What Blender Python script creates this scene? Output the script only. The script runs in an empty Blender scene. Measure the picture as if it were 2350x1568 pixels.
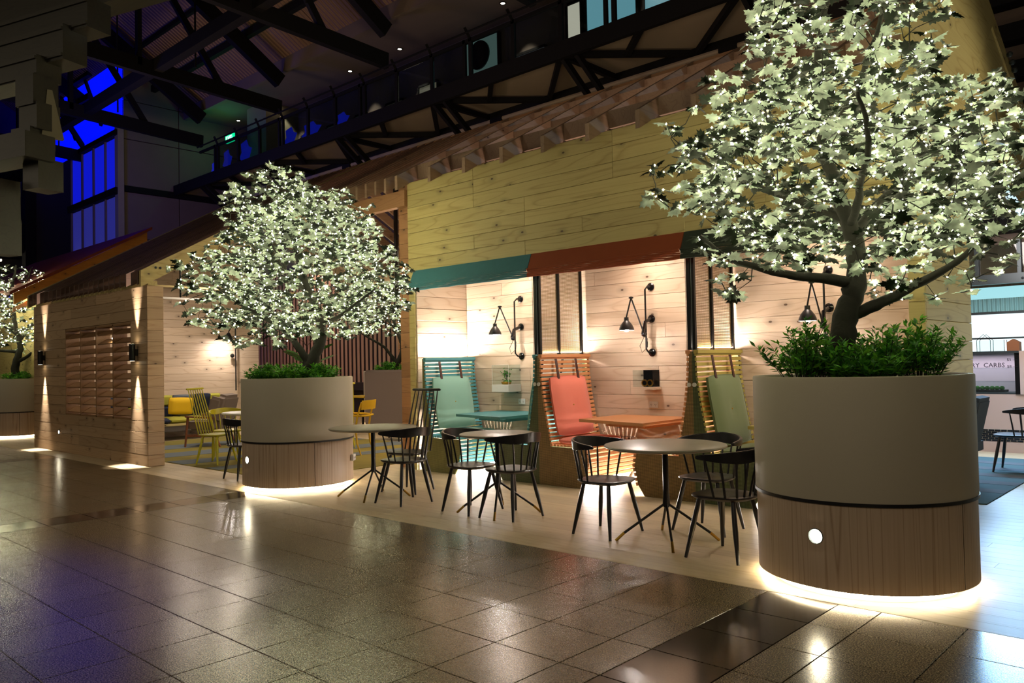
import bpy, bmesh, math, random
from mathutils import Vector, Matrix
random.seed(7)
PI = math.pi
SC = bpy.context.scene
COL = SC.collection

# ------------------------------------------------------------------ camera
def make_camera():
    yaw, pit, rol, f = math.radians(42.92548), math.radians(1.53511), math.radians(-1.19246), 1834.28
    fw = Vector((-math.sin(yaw)*math.cos(pit), math.cos(yaw)*math.cos(pit), math.sin(pit)))
    rt = Vector((math.cos(yaw), math.sin(yaw), 0)); up = rt.cross(fw)
    c, s = math.cos(rol), math.sin(rol)
    r2, u2 = rt*c + up*s, up*c - rt*s
    cd = bpy.data.cameras.new('camera'); cam = bpy.data.objects.new('camera', cd); COL.objects.link(cam)
    m = Matrix((r2, u2, -fw)).transposed().to_4x4(); m.translation = Vector((0, 0, 1.45))
    cam.matrix_world = m
    cd.sensor_fit = 'HORIZONTAL'; cd.sensor_width = 36.0; cd.lens = 36.0*f/2350.0
    cd.clip_start = 0.05; cd.clip_end = 300
    SC.camera = cam
make_camera()

# ------------------------------------------------------------------ world, hall fill lights, exposure
SC.view_settings.view_transform = 'Standard'; SC.view_settings.look = 'None'
SC.view_settings.gamma = 1.0; SC.view_settings.use_curve_mapping = False
SC.view_settings.exposure = 0.0
cy = SC.cycles
cy.max_bounces = 5; cy.diffuse_bounces = 3; cy.glossy_bounces = 3; cy.transmission_bounces = 4; cy.transparent_max_bounces = 8
cy.use_denoising = True; cy.caustics_reflective = False; cy.caustics_refractive = False
cy.sample_clamp_indirect = 3.0; cy.use_light_tree = True; cy.blur_glossy = 0.5
cy.use_adaptive_sampling = True; cy.adaptive_threshold = 0.02

w = bpy.data.worlds.new('world'); SC.world = w; w.use_nodes = True
bg = w.node_tree.nodes['Background']
bg.inputs[0].default_value = (1.0, 0.78, 0.55, 1); bg.inputs[1].default_value = 0.035

def lamp(name, kind, loc, energy, col, size=0.1, rot=None, aim=None, spot=None, blend=0.3, parent=None, sy=None):
    l = bpy.data.lights.new(name, kind); l.energy = energy; l.color = col
    if kind == 'AREA':
        l.size = size
        if sy: l.shape = 'RECTANGLE'; l.size_y = sy
    else: l.shadow_soft_size = size
    if spot: l.spot_size = math.radians(spot); l.spot_blend = blend
    o = bpy.data.objects.new(name, l); COL.objects.link(o); o.location = loc
    if aim is not None: o.rotation_euler = (Vector(aim)-Vector(loc)).to_track_quat('-Z', 'Y').to_euler()
    elif rot: o.rotation_euler = rot
    if parent:
        o.parent = parent; o.matrix_parent_inverse = Matrix.Translation(-Vector(OFF.get(parent.name, (0, 0, 0))))
    return o
WARM = (1.0, 0.80, 0.56); WARM2 = (1.0, 0.72, 0.5); FAIRY = (1.0, 0.94, 0.56); COOL = (0.35, 0.62, 1.0)
# added warm fill from behind the camera, unseen area lights over the concourse
for x, e in ((-17.5,60), (-10.5,70), (-3.5,50), (3.0,85)):
    lamp('high_bay_lamp', 'AREA', (x, -4.5, 5.6), e, (1.0, 0.84, 0.60), 1.8, aim=(x-0.5, 5.0, 0.4))
lamp('gable_spotlight', 'SPOT', (2.6, 9.6, 4.4), 420, (1.0, .88, .62), .3, aim=(-2.0, 8.1, 3.0), spot=56, blend=.6)  # added unseen spot that brightens the right gable and pier
# added upward fill that warms the hall ceiling
for x in (-27, -17, -7):
    lamp('roof_uplight', 'AREA', (x, 9.5, 6.6), 170, (1.0, 0.70, 0.46), 1.5, aim=(x-1, 12.5, 15))
# light of the blue floodlit end of the hall
lamp('blue_floodlight', 'SPOT', (-8.2, 0.2, 10.5), 5200, (0.05, 0.07, 1.0), .6, aim=(-5.9, 0.7, 0), spot=26, blend=.9)
lamp('blue_floodlight', 'AREA', (-31, 8, 8), 260, (0.03, 0.05, 1.0), 2.0, aim=(-31, 16, 9))

# ------------------------------------------------------------------ materials
def lin(c):
    if isinstance(c, str):
        c = c.lstrip('#'); c = [int(c[i:i+2], 16)/255 for i in (0, 2, 4)]
    return tuple((v/12.92 if v <= 0.04045 else ((v+0.055)/1.055)**2.4) for v in c) + (1,)
def newmat(name):
    m = bpy.data.materials.new(name); m.use_nodes = True
    nt = m.node_tree; return m, nt, nt.nodes['Principled BSDF']
def N(nt, t, **kw):
    n = nt.nodes.new(t)
    for k, v in kw.items(): setattr(n, k, v)
    return n
def L(nt, a, b): nt.links.new(a, b)
def paint(name, col, rough=0.5, metal=0.0, noise=0.0, nscale=30, bump=0.0, spec=0.5, sheen=0.0):
    m, nt, b = newmat(name); c = lin(col)
    b.inputs['Base Color'].default_value = c; b.inputs['Roughness'].default_value = rough; b.inputs['Metallic'].default_value = metal
    b.inputs['Specular IOR Level'].default_value = spec
    if sheen: b.inputs['Sheen Weight'].default_value = sheen
    if noise or bump:
        g = N(nt, 'ShaderNodeNewGeometry'); nz = N(nt, 'ShaderNodeTexNoise'); nz.inputs['Scale'].default_value = nscale; nz.inputs['Detail'].default_value = 4
        L(nt, g.outputs['Position'], nz.inputs['Vector'])
        if noise:
            mx = N(nt, 'ShaderNodeMix', data_type='RGBA'); mx.inputs[6].default_value = tuple(v*(1-noise) for v in c[:3])+(1,)
            mx.inputs[7].default_value = tuple(min(1, v*(1+noise)) for v in c[:3])+(1,)
            L(nt, nz.outputs['Fac'], mx.inputs[0]); L(nt, mx.outputs[2], b.inputs['Base Color'])
        if bump:
            bp = N(nt, 'ShaderNodeBump'); bp.inputs['Strength'].default_value = bump; bp.inputs['Distance'].default_value = 0.004
            L(nt, nz.outputs['Fac'], bp.inputs['Height']); L(nt, bp.outputs[0], b.inputs['Normal'])
    return m
def emit(name, col, strength, base=None):
    m, nt, b = newmat(name); c = tuple(col)+(1,) if not isinstance(col, str) else lin(col)
    b.inputs['Base Color'].default_value = (0.02, 0.02, 0.02, 1); b.inputs['Emission Color'].default_value = c
    b.inputs['Emission Strength'].default_value = strength
    return m
def wood(name, base, dark, axis='X', knots=True, grain=0.5, rough=0.5, width=24, var=0.16, ring=1.0, rw=4.5):
    m, nt, b = newmat(name)
    g = N(nt, 'ShaderNodeNewGeometry'); oi = N(nt, 'ShaderNodeObjectInfo')
    rnd = N(nt, 'ShaderNodeMath', operation='MULTIPLY'); rnd.inputs[1].default_value = 37.0; L(nt, oi.outputs['Random'], rnd.inputs[0])
    cmb = N(nt, 'ShaderNodeCombineXYZ')
    for i in range(3): L(nt, rnd.outputs[0], cmb.inputs[i])
    add = N(nt, 'ShaderNodeVectorMath', operation='ADD'); L(nt, g.outputs['Position'], add.inputs[0]); L(nt, cmb.outputs[0], add.inputs[1])
    def scaled(a, o):
        v = {'X': (a, o, o), 'Y': (o, a, o), 'Z': (o, o, a)}[axis]
        mu = N(nt, 'ShaderNodeVectorMath', operation='MULTIPLY'); mu.inputs[1].default_value = v; L(nt, add.outputs[0], mu.inputs[0]); return mu.outputs[0]
    n0 = N(nt, 'ShaderNodeTexNoise'); n0.inputs['Scale'].default_value = 1; n0.inputs['Detail'].default_value = 1; L(nt, scaled(0.45*ring, rw), n0.inputs['Vector'])
    wv = N(nt, 'ShaderNodeMath', operation='MULTIPLY'); wv.inputs[1].default_value = 9.0; L(nt, n0.outputs['Fac'], wv.inputs[0])
    sn = N(nt, 'ShaderNodeMath', operation='PINGPONG'); sn.inputs[1].default_value = 0.5; L(nt, wv.outputs[0], sn.inputs[0])
    n1 = N(nt, 'ShaderNodeTexNoise'); n1.inputs['Scale'].default_value = 1; n1.inputs['Detail'].default_value = 4; L(nt, scaled(1.6, width*2.2), n1.inputs['Vector'])
    mr = N(nt, 'ShaderNodeMapRange'); mr.inputs[1].default_value = 0.25; mr.inputs[2].default_value = 0.5; L(nt, sn.outputs[0], mr.inputs[0])
    pw = N(nt, 'ShaderNodeMath', operation='POWER'); pw.inputs[1].default_value = 3; L(nt, mr.outputs[0], pw.inputs[0])
    ad = N(nt, 'ShaderNodeMath', operation='MULTIPLY_ADD'); ad.inputs[1].default_value = 0.55*grain; L(nt, pw.outputs[0], ad.inputs[0])
    sc = N(nt, 'ShaderNodeMath', operation='MULTIPLY'); sc.inputs[1].default_value = 0.55*grain; L(nt, n1.outputs['Fac'], sc.inputs[0]); L(nt, sc.outputs[0], ad.inputs[2])
    mx = N(nt, 'ShaderNodeMix', data_type='RGBA'); mx.inputs[6].default_value = lin(base); mx.inputs[7].default_value = lin(dark); L(nt, ad.outputs[0], mx.inputs[0])
    out = mx.outputs[2]
    if knots:
        vo = N(nt, 'ShaderNodeTexVoronoi', voronoi_dimensions='2D'); vo.inputs['Scale'].default_value = 1
        sx = N(nt, 'ShaderNodeSeparateXYZ'); L(nt, add.outputs[0], sx.inputs[0]); cx = N(nt, 'ShaderNodeCombineXYZ')
        ma = N(nt, 'ShaderNodeMath', operation='MULTIPLY'); ma.inputs[1].default_value = 3.2; L(nt, sx.outputs[0 if axis == 'X' else 1], ma.inputs[0]); L(nt, ma.outputs[0], cx.inputs[0])
        mb_ = N(nt, 'ShaderNodeMath', operation='MULTIPLY'); mb_.inputs[1].default_value = 5.6; L(nt, sx.outputs[2], mb_.inputs[0]); L(nt, mb_.outputs[0], cx.inputs[1]); L(nt, cx.outputs[0], vo.inputs['Vector'])
        kr = N(nt, 'ShaderNodeMapRange'); kr.inputs[1].default_value = 0.05; kr.inputs[2].default_value = 0.09; kr.inputs[3].default_value = 0.9; kr.inputs[4].default_value = 0; L(nt, vo.outputs['Distance'], kr.inputs[0])
        k2 = N(nt, 'ShaderNodeMapRange'); k2.inputs[1].default_value = 0.1; k2.inputs[2].default_value = 0.35; k2.inputs[3].default_value = 0.28; k2.inputs[4].default_value = 0; L(nt, vo.outputs['Distance'], k2.inputs[0])
        mk = N(nt, 'ShaderNodeMath', operation='MAXIMUM'); L(nt, kr.outputs[0], mk.inputs[0]); L(nt, k2.outputs[0], mk.inputs[1])
        # only some cells carry a knot
        sp = N(nt, 'ShaderNodeSeparateColor'); L(nt, vo.outputs['Color'], sp.inputs[0])
        gt = N(nt, 'ShaderNodeMath', operation='GREATER_THAN'); gt.inputs[1].default_value = 0.78; L(nt, sp.outputs[0], gt.inputs[0])
        mm = N(nt, 'ShaderNodeMath', operation='MULTIPLY'); L(nt, mk.outputs[0], mm.inputs[0]); L(nt, gt.outputs[0], mm.inputs[1])
        m2 = N(nt, 'ShaderNodeMix', data_type='RGBA'); m2.inputs[7].default_value = lin('#3a2415'); L(nt, mm.outputs[0], m2.inputs[0]); L(nt, out, m2.inputs[6]); out = m2.outputs[2]
    vr = N(nt, 'ShaderNodeMapRange'); vr.inputs[3].default_value = 1-var; vr.inputs[4].default_value = 1+var*0.5; L(nt, oi.outputs['Random'], vr.inputs[0])
    hs = N(nt, 'ShaderNodeHueSaturation'); L(nt, vr.outputs[0], hs.inputs['Value']); L(nt, out, hs.inputs['Color'])
    L(nt, hs.outputs[0], b.inputs['Base Color']); b.inputs['Roughness'].default_value = rough
    bp = N(nt, 'ShaderNodeBump'); bp.inputs['Strength'].default_value = 0.12; bp.inputs['Distance'].default_value = 0.003; L(nt, ad.outputs[0], bp.inputs['Height']); L(nt, bp.outputs[0], b.inputs['Normal'])
    return m
def terrazzo(name, col, sp1, sp2, rough=0.2, var=0.1):
    m, nt, b = newmat(name)
    g = N(nt, 'ShaderNodeNewGeometry'); oi = N(nt, 'ShaderNodeObjectInfo')
    n1 = N(nt, 'ShaderNodeTexNoise'); n1.inputs['Scale'].default_value = 140; n1.inputs['Detail'].default_value = 2; L(nt, g.outputs['Position'], n1.inputs['Vector'])
    r = N(nt, 'ShaderNodeValToRGB'); e = r.color_ramp.elements
    e[0].position = 0.36; e[0].color = lin(sp1); e[1].position = 0.66; e[1].color = lin(sp2)
    k = r.color_ramp.elements.new(0.5); k.color = lin(col); L(nt, n1.outputs['Fac'], r.inputs[0])
    n2 = N(nt, 'ShaderNodeTexNoise'); n2.inputs['Scale'].default_value = 1.3; n2.inputs['Detail'].default_value = 5; L(nt, g.outputs['Position'], n2.inputs['Vector'])
    ad = N(nt, 'ShaderNodeMath', operation='ADD'); L(nt, n2.outputs['Fac'], ad.inputs[0]); L(nt, oi.outputs['Random'], ad.inputs[1])
    vr = N(nt, 'ShaderNodeMapRange'); vr.inputs[1].default_value = 0.2; vr.inputs[2].default_value = 1.6; vr.inputs[3].default_value = 1-var*1.5; vr.inputs[4].default_value = 1+var; L(nt, ad.outputs[0], vr.inputs[0])
    hs = N(nt, 'ShaderNodeHueSaturation'); L(nt, vr.outputs[0], hs.inputs['Value']); L(nt, r.outputs[0], hs.inputs['Color'])
    n3 = N(nt, 'ShaderNodeTexNoise'); n3.inputs['Scale'].default_value = 26; n3.inputs['Detail'].default_value = 2; n3.inputs['Roughness'].default_value = 0.5; L(nt, g.outputs['Position'], n3.inputs['Vector'])
    st = N(nt, 'ShaderNodeMapRange'); st.inputs[1].default_value = 0.70; st.inputs[2].default_value = 0.78; st.inputs[3].default_value = 0; st.inputs[4].default_value = 0.0; L(nt, n3.outputs['Fac'], st.inputs[0])
    ms = N(nt, 'ShaderNodeMix', data_type='RGBA'); ms.inputs[7].default_value = (0.006, 0.005, 0.004, 1); L(nt, st.outputs[0], ms.inputs[0]); L(nt, hs.outputs[0], ms.inputs[6])
    L(nt, ms.outputs[2], b.inputs['Base Color'])
    rr = N(nt, 'ShaderNodeMapRange'); rr.inputs[3].default_value = rough*0.75; rr.inputs[4].default_value = rough*1.3; L(nt, n2.outputs['Fac'], rr.inputs[0]); L(nt, rr.outputs[0], b.inputs['Roughness'])
    return m
def grid_mat(name, col, line, s=0.0125, frac=0.36, rough=0.55):
    """woven mesh panel: small square cells, colour only"""
    m, nt, b = newmat(name)
    g = N(nt, 'ShaderNodeNewGeometry'); sp = N(nt, 'ShaderNodeSeparateXYZ'); L(nt, g.outputs['Position'], sp.inputs[0])
    outs = []
    for i in (0, 2):
        mu = N(nt, 'ShaderNodeMath', operation='MULTIPLY'); mu.inputs[1].default_value = 1/s; L(nt, sp.outputs[i], mu.inputs[0])
        fr = N(nt, 'ShaderNodeMath', operation='FRACT'); L(nt, mu.outputs[0], fr.inputs[0])
        lt = N(nt, 'ShaderNodeMath', operation='GREATER_THAN'); lt.inputs[1].default_value = frac; L(nt, fr.outputs[0], lt.inputs[0]); outs.append(lt)
    an = N(nt, 'ShaderNodeMath', operation='MULTIPLY'); L(nt, outs[0].outputs[0], an.inputs[0]); L(nt, outs[1].outputs[0], an.inputs[1])
    nz = N(nt, 'ShaderNodeTexNoise'); nz.inputs['Scale'].default_value = 6; L(nt, g.outputs['Position'], nz.inputs['Vector'])
    mx = N(nt, 'ShaderNodeMix', data_type='RGBA'); mx.inputs[6].default_value = lin(line); mx.inputs[7].default_value = lin(col); L(nt, an.outputs[0], mx.inputs[0])
    vr = N(nt, 'ShaderNodeMapRange'); vr.inputs[3].default_value = 0.75; vr.inputs[4].default_value = 1.25; L(nt, nz.outputs['Fac'], vr.inputs[0])
    hs = N(nt, 'ShaderNodeHueSaturation'); L(nt, vr.outputs[0], hs.inputs['Value']); L(nt, mx.outputs[2], hs.inputs['Color'])
    L(nt, hs.outputs[0], b.inputs['Base Color']); b.inputs['Roughness'].default_value = rough
    bp = N(nt, 'ShaderNodeBump'); bp.inputs['Strength'].default_value = 0.8; bp.inputs['Distance'].default_value = 0.003; L(nt, an.outputs[0], bp.inputs['Height']); L(nt, bp.outputs[0], b.inputs['Normal'])
    return m
def corrugated(name, col, axis=0, per=0.12, rough=0.6, depth=0.02):
    m, nt, b = newmat(name); b.inputs['Base Color'].default_value = lin(col); b.inputs['Roughness'].default_value = rough
    g = N(nt, 'ShaderNodeNewGeometry'); sp = N(nt, 'ShaderNodeSeparateXYZ'); L(nt, g.outputs['Position'], sp.inputs[0])
    mu = N(nt, 'ShaderNodeMath', operation='MULTIPLY'); mu.inputs[1].default_value = 2*PI/per; L(nt, sp.outputs[axis], mu.inputs[0])
    sn = N(nt, 'ShaderNodeMath', operation='SINE'); L(nt, mu.outputs[0], sn.inputs[0])
    bp = N(nt, 'ShaderNodeBump'); bp.inputs['Strength'].default_value = 1.0; bp.inputs['Distance'].default_value = depth; L(nt, sn.outputs[0], bp.inputs['Height']); L(nt, bp.outputs[0], b.inputs['Normal'])
    return m
def leafmat(name, front, back, trans=0.15, rough=0.5):
    m, nt, b = newmat(name); g = N(nt, 'ShaderNodeNewGeometry'); nz = N(nt, 'ShaderNodeTexNoise'); nz.inputs['Scale'].default_value = 14; L(nt, g.outputs['Position'], nz.inputs['Vector'])
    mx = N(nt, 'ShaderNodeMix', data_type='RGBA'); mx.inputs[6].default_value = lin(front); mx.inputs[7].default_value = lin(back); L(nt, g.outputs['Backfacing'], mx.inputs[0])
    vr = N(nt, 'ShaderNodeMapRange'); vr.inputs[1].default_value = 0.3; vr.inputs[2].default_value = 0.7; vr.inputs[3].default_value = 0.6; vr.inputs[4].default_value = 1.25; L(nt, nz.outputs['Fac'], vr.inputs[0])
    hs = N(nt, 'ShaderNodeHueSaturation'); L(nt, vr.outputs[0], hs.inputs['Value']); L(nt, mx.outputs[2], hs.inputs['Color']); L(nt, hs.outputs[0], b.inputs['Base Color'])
    b.inputs['Roughness'].default_value = rough; b.inputs['Specular IOR Level'].default_value = 0.3
    if trans:
        tr = N(nt, 'ShaderNodeBsdfTranslucent'); L(nt, hs.outputs[0], tr.inputs[0]); ms = N(nt, 'ShaderNodeMixShader'); ms.inputs[0].default_value = trans
        L(nt, b.outputs[0], ms.inputs[1]); L(nt, tr.outputs[0], ms.inputs[2]); L(nt, ms.outputs[0], nt.nodes['Material Output'].inputs[0])
    return m
def glass(name, tint=(0.9, 0.95, 0.95), alpha=0.12, rough=0.03):
    """thin pane: mostly clear with a glossy reflection"""
    m, nt, b = newmat(name); nt.nodes.remove(b)
    t = N(nt, 'ShaderNodeBsdfTransparent'); t.inputs[0].default_value = tint+(1,)
    gl = N(nt, 'ShaderNodeBsdfGlossy'); gl.inputs['Roughness'].default_value = rough
    lw = N(nt, 'ShaderNodeLayerWeight'); lw.inputs[0].default_value = 0.5
    pw = N(nt, 'ShaderNodeMath', operation='POWER'); pw.inputs[1].default_value = 5; L(nt, lw.outputs['Facing'], pw.inputs[0])
    mu = N(nt, 'ShaderNodeMath', operation='MULTIPLY_ADD'); mu.inputs[1].default_value = 0.6; mu.inputs[2].default_value = alpha*0.35; L(nt, pw.outputs[0], mu.inputs[0])
    ms = N(nt, 'ShaderNodeMixShader'); L(nt, mu.outputs[0], ms.inputs[0]); L(nt, t.outputs[0], ms.inputs[1]); L(nt, gl.outputs[0], ms.inputs[2]); L(nt, ms.outputs[0], nt.nodes['Material Output'].inputs[0])
    return m

M = {}
M['pineX'] = wood('pine_boards', '#d2c384', '#9c7f46', 'X', grain=0.75)
M['pineY'] = wood('pine_boards_across', '#d2c384', '#9c7f46', 'Y', grain=0.75)
M['pineLH'] = wood('brown_pine_boards', '#c6aa86', '#94704e', 'X', grain=0.75)
M['pineLHY'] = wood('brown_pine_ends', '#c6aa86', '#94704e', 'Y', grain=0.75)
M['pineIn'] = wood('pale_pine_lining', '#d3bfa8', '#a98a6c', 'X', grain=0.7)
M['pineInY'] = wood('pale_pine_lining_across', '#d3bfa8', '#a98a6c', 'Y', grain=0.7)
M['rafter'] = wood('rafter_timber', '#a88c74', '#6e5244', 'Y', grain=0.6, var=0.25)
M['rafterdark'] = wood('dark_rafter_timber', '#6a5347', '#42322a', 'Y', grain=0.6, var=0.3)  # shaded copy of the rafter timber, the unlit roof is in its colour
M['louvre'] = wood('louvre_timber', '#a07c56', '#75553a', 'X', grain=0.5, knots=False)
M['orangewood'] = wood('orange_timber', '#b98a62', '#85593a', 'X', grain=0.6)
M['oldwood'] = wood('old_grey_timber', '#2a271b', '#16140e', 'X', grain=0.9, knots=False)
M['amberwood'] = wood('amber_timber', '#d08a38', '#7a4a1c', 'Y', grain=0.4)
M['redroof'] = paint('red_roof_sheet', '#7a2f22', 0.5, noise=0.2)
M['veneer'] = wood('vertical_grain_veneer', '#ccb8a2', '#94795f', 'Z', knots=False, grain=0.95, width=30, var=0.04, ring=0.28, rw=9, rough=0.45)
M['deck'] = wood('deck_board', '#d6c5a3', '#b0926a', 'X', knots=False, grain=0.55, rough=0.42, var=0.10)
M['tile'] = terrazzo('terrazzo_tile', '#63563f', '#2b2216', '#9a8869', 0.235)
M['tile_dark'] = terrazzo('dark_terrazzo_tile', '#2c2520', '#1a1612', '#4c4238', 0.14)
M['grout'] = paint('grout', '#0f0d0a', 1.0, spec=0.05)
M['stone'] = paint('stone_composite', '#b3ab98', 0.6, noise=0.06, nscale=260, bump=0.05)
M['seam'] = paint('black_seam', '#0c0c10', 0.4)
M['black'] = paint('black_stain', '#131318', 0.34, noise=0.1)
M['blackmetal'] = paint('black_metal', '#0b0b0d', 0.35, metal=0.3)
M['blackgloss'] = paint('black_gloss', '#0c0c0f', 0.15)
M['brass'] = paint('brass', '#b08a3a', 0.3, metal=1.0)
M['tabletop'] = paint('grey_linoleum', '#8a8678', 0.33)
M['teal'] = paint('teal_paint', '#4c8f98', 0.45)
M['tealdark'] = paint('teal_canvas', '#3c7682', 0.7, noise=0.08, nscale=12)
M['coral'] = paint('coral_wool', '#dd7a66', 0.9, noise=0.12, nscale=400, sheen=0.3)
M['mint'] = paint('mint_wool', '#86b3a4', 0.9, noise=0.12, nscale=400, sheen=0.3)
M['moss'] = paint('moss_wool', '#62704a', 0.9, noise=0.14, nscale=400, sheen=0.3)
M['orange'] = paint('orange_paint', '#cb8d5e', 0.5)
M['orangecanvas'] = paint('rust_canvas', '#8e401e', 0.75, noise=0.08, nscale=12)
M['greencanvas'] = paint('dark_green_canvas', '#28322a', 0.75, noise=0.1, nscale=12)
M['mustard'] = paint('mustard_green_paint', '#a89a4e', 0.5)
M['meshbrown'] = grid_mat('brown_woven_panel', '#a58450', '#46361a')
M['meshgreen'] = grid_mat('green_woven_panel', '#5c6840', '#282e14')
M['meshteal'] = grid_mat('olive_woven_panel', '#8e8c50', '#4a4a24')
M['brownleather'] = paint('dark_brown_leather', '#3a1c18', 0.5)
M['brasswire'] = paint('golden_wire', '#8e7440', 0.4, metal=0.5)
M['white'] = paint('white_plastic', '#dad8d2', 0.4)
M['greypanel'] = paint('grey_upholstery', '#7a6e66', 0.95, noise=0.08, nscale=300)
M['greyfab'] = paint('dark_grey_upholstery', '#5a5452', 0.95, noise=0.1, nscale=200)
M['navyfab'] = paint('navy_upholstery', '#1e2740', 0.95)
M['limefab'] = paint('lime_upholstery', '#a3a03a', 0.95)
M['bluegrey'] = paint('slate_upholstery', '#555c66', 0.95)
M['cushyellow'] = paint('yellow_cushion', '#eec21c', 0.85)
M['yellow'] = paint('yellow_paint', '#d4ac18', 0.45)
M['lime'] = paint('lime_yellow_paint', '#b3ab18', 0.4)
M['walnut'] = wood('walnut_legs', '#8a5438', '#5c3422', 'Z', knots=False, grain=0.5)
M['bark'] = paint('bark', '#1b1a14', 0.9, noise=0.5, nscale=30, bump=1.0)
M['twig'] = paint('twig', '#1c1e16', 0.8)
M['soil'] = paint('soil', '#2a2018', 1.0, noise=0.4, nscale=60, bump=1)
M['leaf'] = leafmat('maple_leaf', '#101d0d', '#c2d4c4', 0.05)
M['leaf2'] = leafmat('maple_leaf_pale', '#8fa889', '#b9cbb0', 0.10)
M['bush'] = leafmat('shrub_leaf', '#5aa82a', '#74b838', 0.25)
M['bush2'] = leafmat('shrub_leaf_dark', '#2c6a1e', '#458a26', 0.2)
M['bulb'] = emit('fairy_bulb', FAIRY, 115)
M['led'] = emit('led_strip_warm', (1.0, 0.80, 0.50), 48)
M['ledw'] = emit('led_strip_white', (1.0, 0.84, 0.72), 90)
M['ledlow'] = emit('led_strip_low', (1.0, 0.88, 0.78), 210)
M['steplight'] = emit('step_light_lens', (1.0, 0.88, 0.62), 160)
M['lampbulb'] = emit('lamp_bulb', (1.0, 0.89, 0.80), 640)
M['inner'] = paint('lamp_inner', '#e8e4da', 0.4)
M['steeldark'] = paint('dark_steel', '#050507', 0.75, noise=0.2, spec=0.2)
M['ceil'] = corrugated('corrugated_ceiling', '#6f5642', 0, 0.2, 0.7, 0.03)
M['wallcor'] = corrugated('corrugated_cladding', '#6a5a45', 0, 0.2, 0.7, 0.03)
M['soffit'] = paint('soffit_board', '#8a7e6c', 0.8, noise=0.08, nscale=2)
M['dimwall'] = paint('hall_wall', '#5c5048', 0.8, noise=0.12, nscale=1.5)
M['pier'] = paint('hall_pier', '#77705a', 0.85, noise=0.1, nscale=2)
M['bluehot'] = emit('blue_backlit_glazing', (0.0, 0.004, 1.0), 1.2)
M['bluemid'] = emit('blue_translucent_panel', (0.004, 0.01, 0.75), 0.75)
M['bluelow'] = emit('dim_blue_translucent_panel', (0.02, 0.022, 0.22), 0.8)
M['blueglow'] = emit('blue_light_beyond', (0.0, 0.01, 0.9), 0.8)
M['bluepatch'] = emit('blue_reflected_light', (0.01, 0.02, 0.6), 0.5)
M['tealroom'] = emit('lit_frosted_glazing', (0.16, 0.36, 0.38), 1.6)
M['greenroom'] = emit('dim_frosted_glazing', (0.10, 0.15, 0.12), 1.0)
M['whiteroom'] = emit('lit_room_blind', (0.45, 0.44, 0.42), 0.6)
M['warmroom'] = emit('lit_doorway', (1.0, 0.85, 0.6), 1.0)
M['tanroom'] = emit('dim_room_light', (0.17, 0.14, 0.085), 0.95)
M['exit'] = emit('exit_sign_green', (0.0, 0.75, 0.28), 1.4)
M['exittext'] = emit('exit_sign_letters', (0.8, 1.0, 0.9), 2.0)
M['downl'] = emit('downlight_lens', (1.0, 0.85, 0.6), 20)
M['cyanwin'] = emit('servery_backlight', (0.78, 0.97, 1.0), 1.5)
M['cyandim'] = emit('servery_upper_glow', (0.42, 0.85, 0.92), 0.9)
M['amberled'] = emit('amber_led_strip', (1.0, 0.36, 0.08), 6)
M['pinkled'] = emit('cove_light', (1.0, 0.62, 0.5), 2.2)
M['counter'] = paint('servery_laminate', '#cbb7b0', 0.5)
M['blacktile'] = paint('black_wall_tile', '#0c0c14', 0.15)
M['tilegrout'] = paint('pale_grout', '#b8aea0', 0.8)
M['steel'] = paint('brushed_steel', '#4a5358', 0.35, metal=0.6)
M['glass'] = glass('clear_glass')
M['glassd'] = glass('dark_glass', (0.62, 0.68, 0.72), 0.2)
M['ink'] = paint('marker_ink', '#1c1a2c', 0.6)
M['carpet'] = paint('blue_grey_carpet', '#4d6a70', 1.0, noise=0.1, nscale=5)
M['rugolive'] = paint('olive_rug', '#7d7330', 1.0, noise=0.2, nscale=3)
M['rugblue'] = paint('slate_rug_stripe', '#5f6a72', 1.0, noise=0.2, nscale=3)
M['darkwood'] = paint('dark_panel', '#1c1412', 0.7)
M['slatpink'] = paint('pink_brown_slat', '#a68878', 0.7)
M['cardboard'] = paint('brown_box', '#9c6a4a', 0.8)

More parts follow.
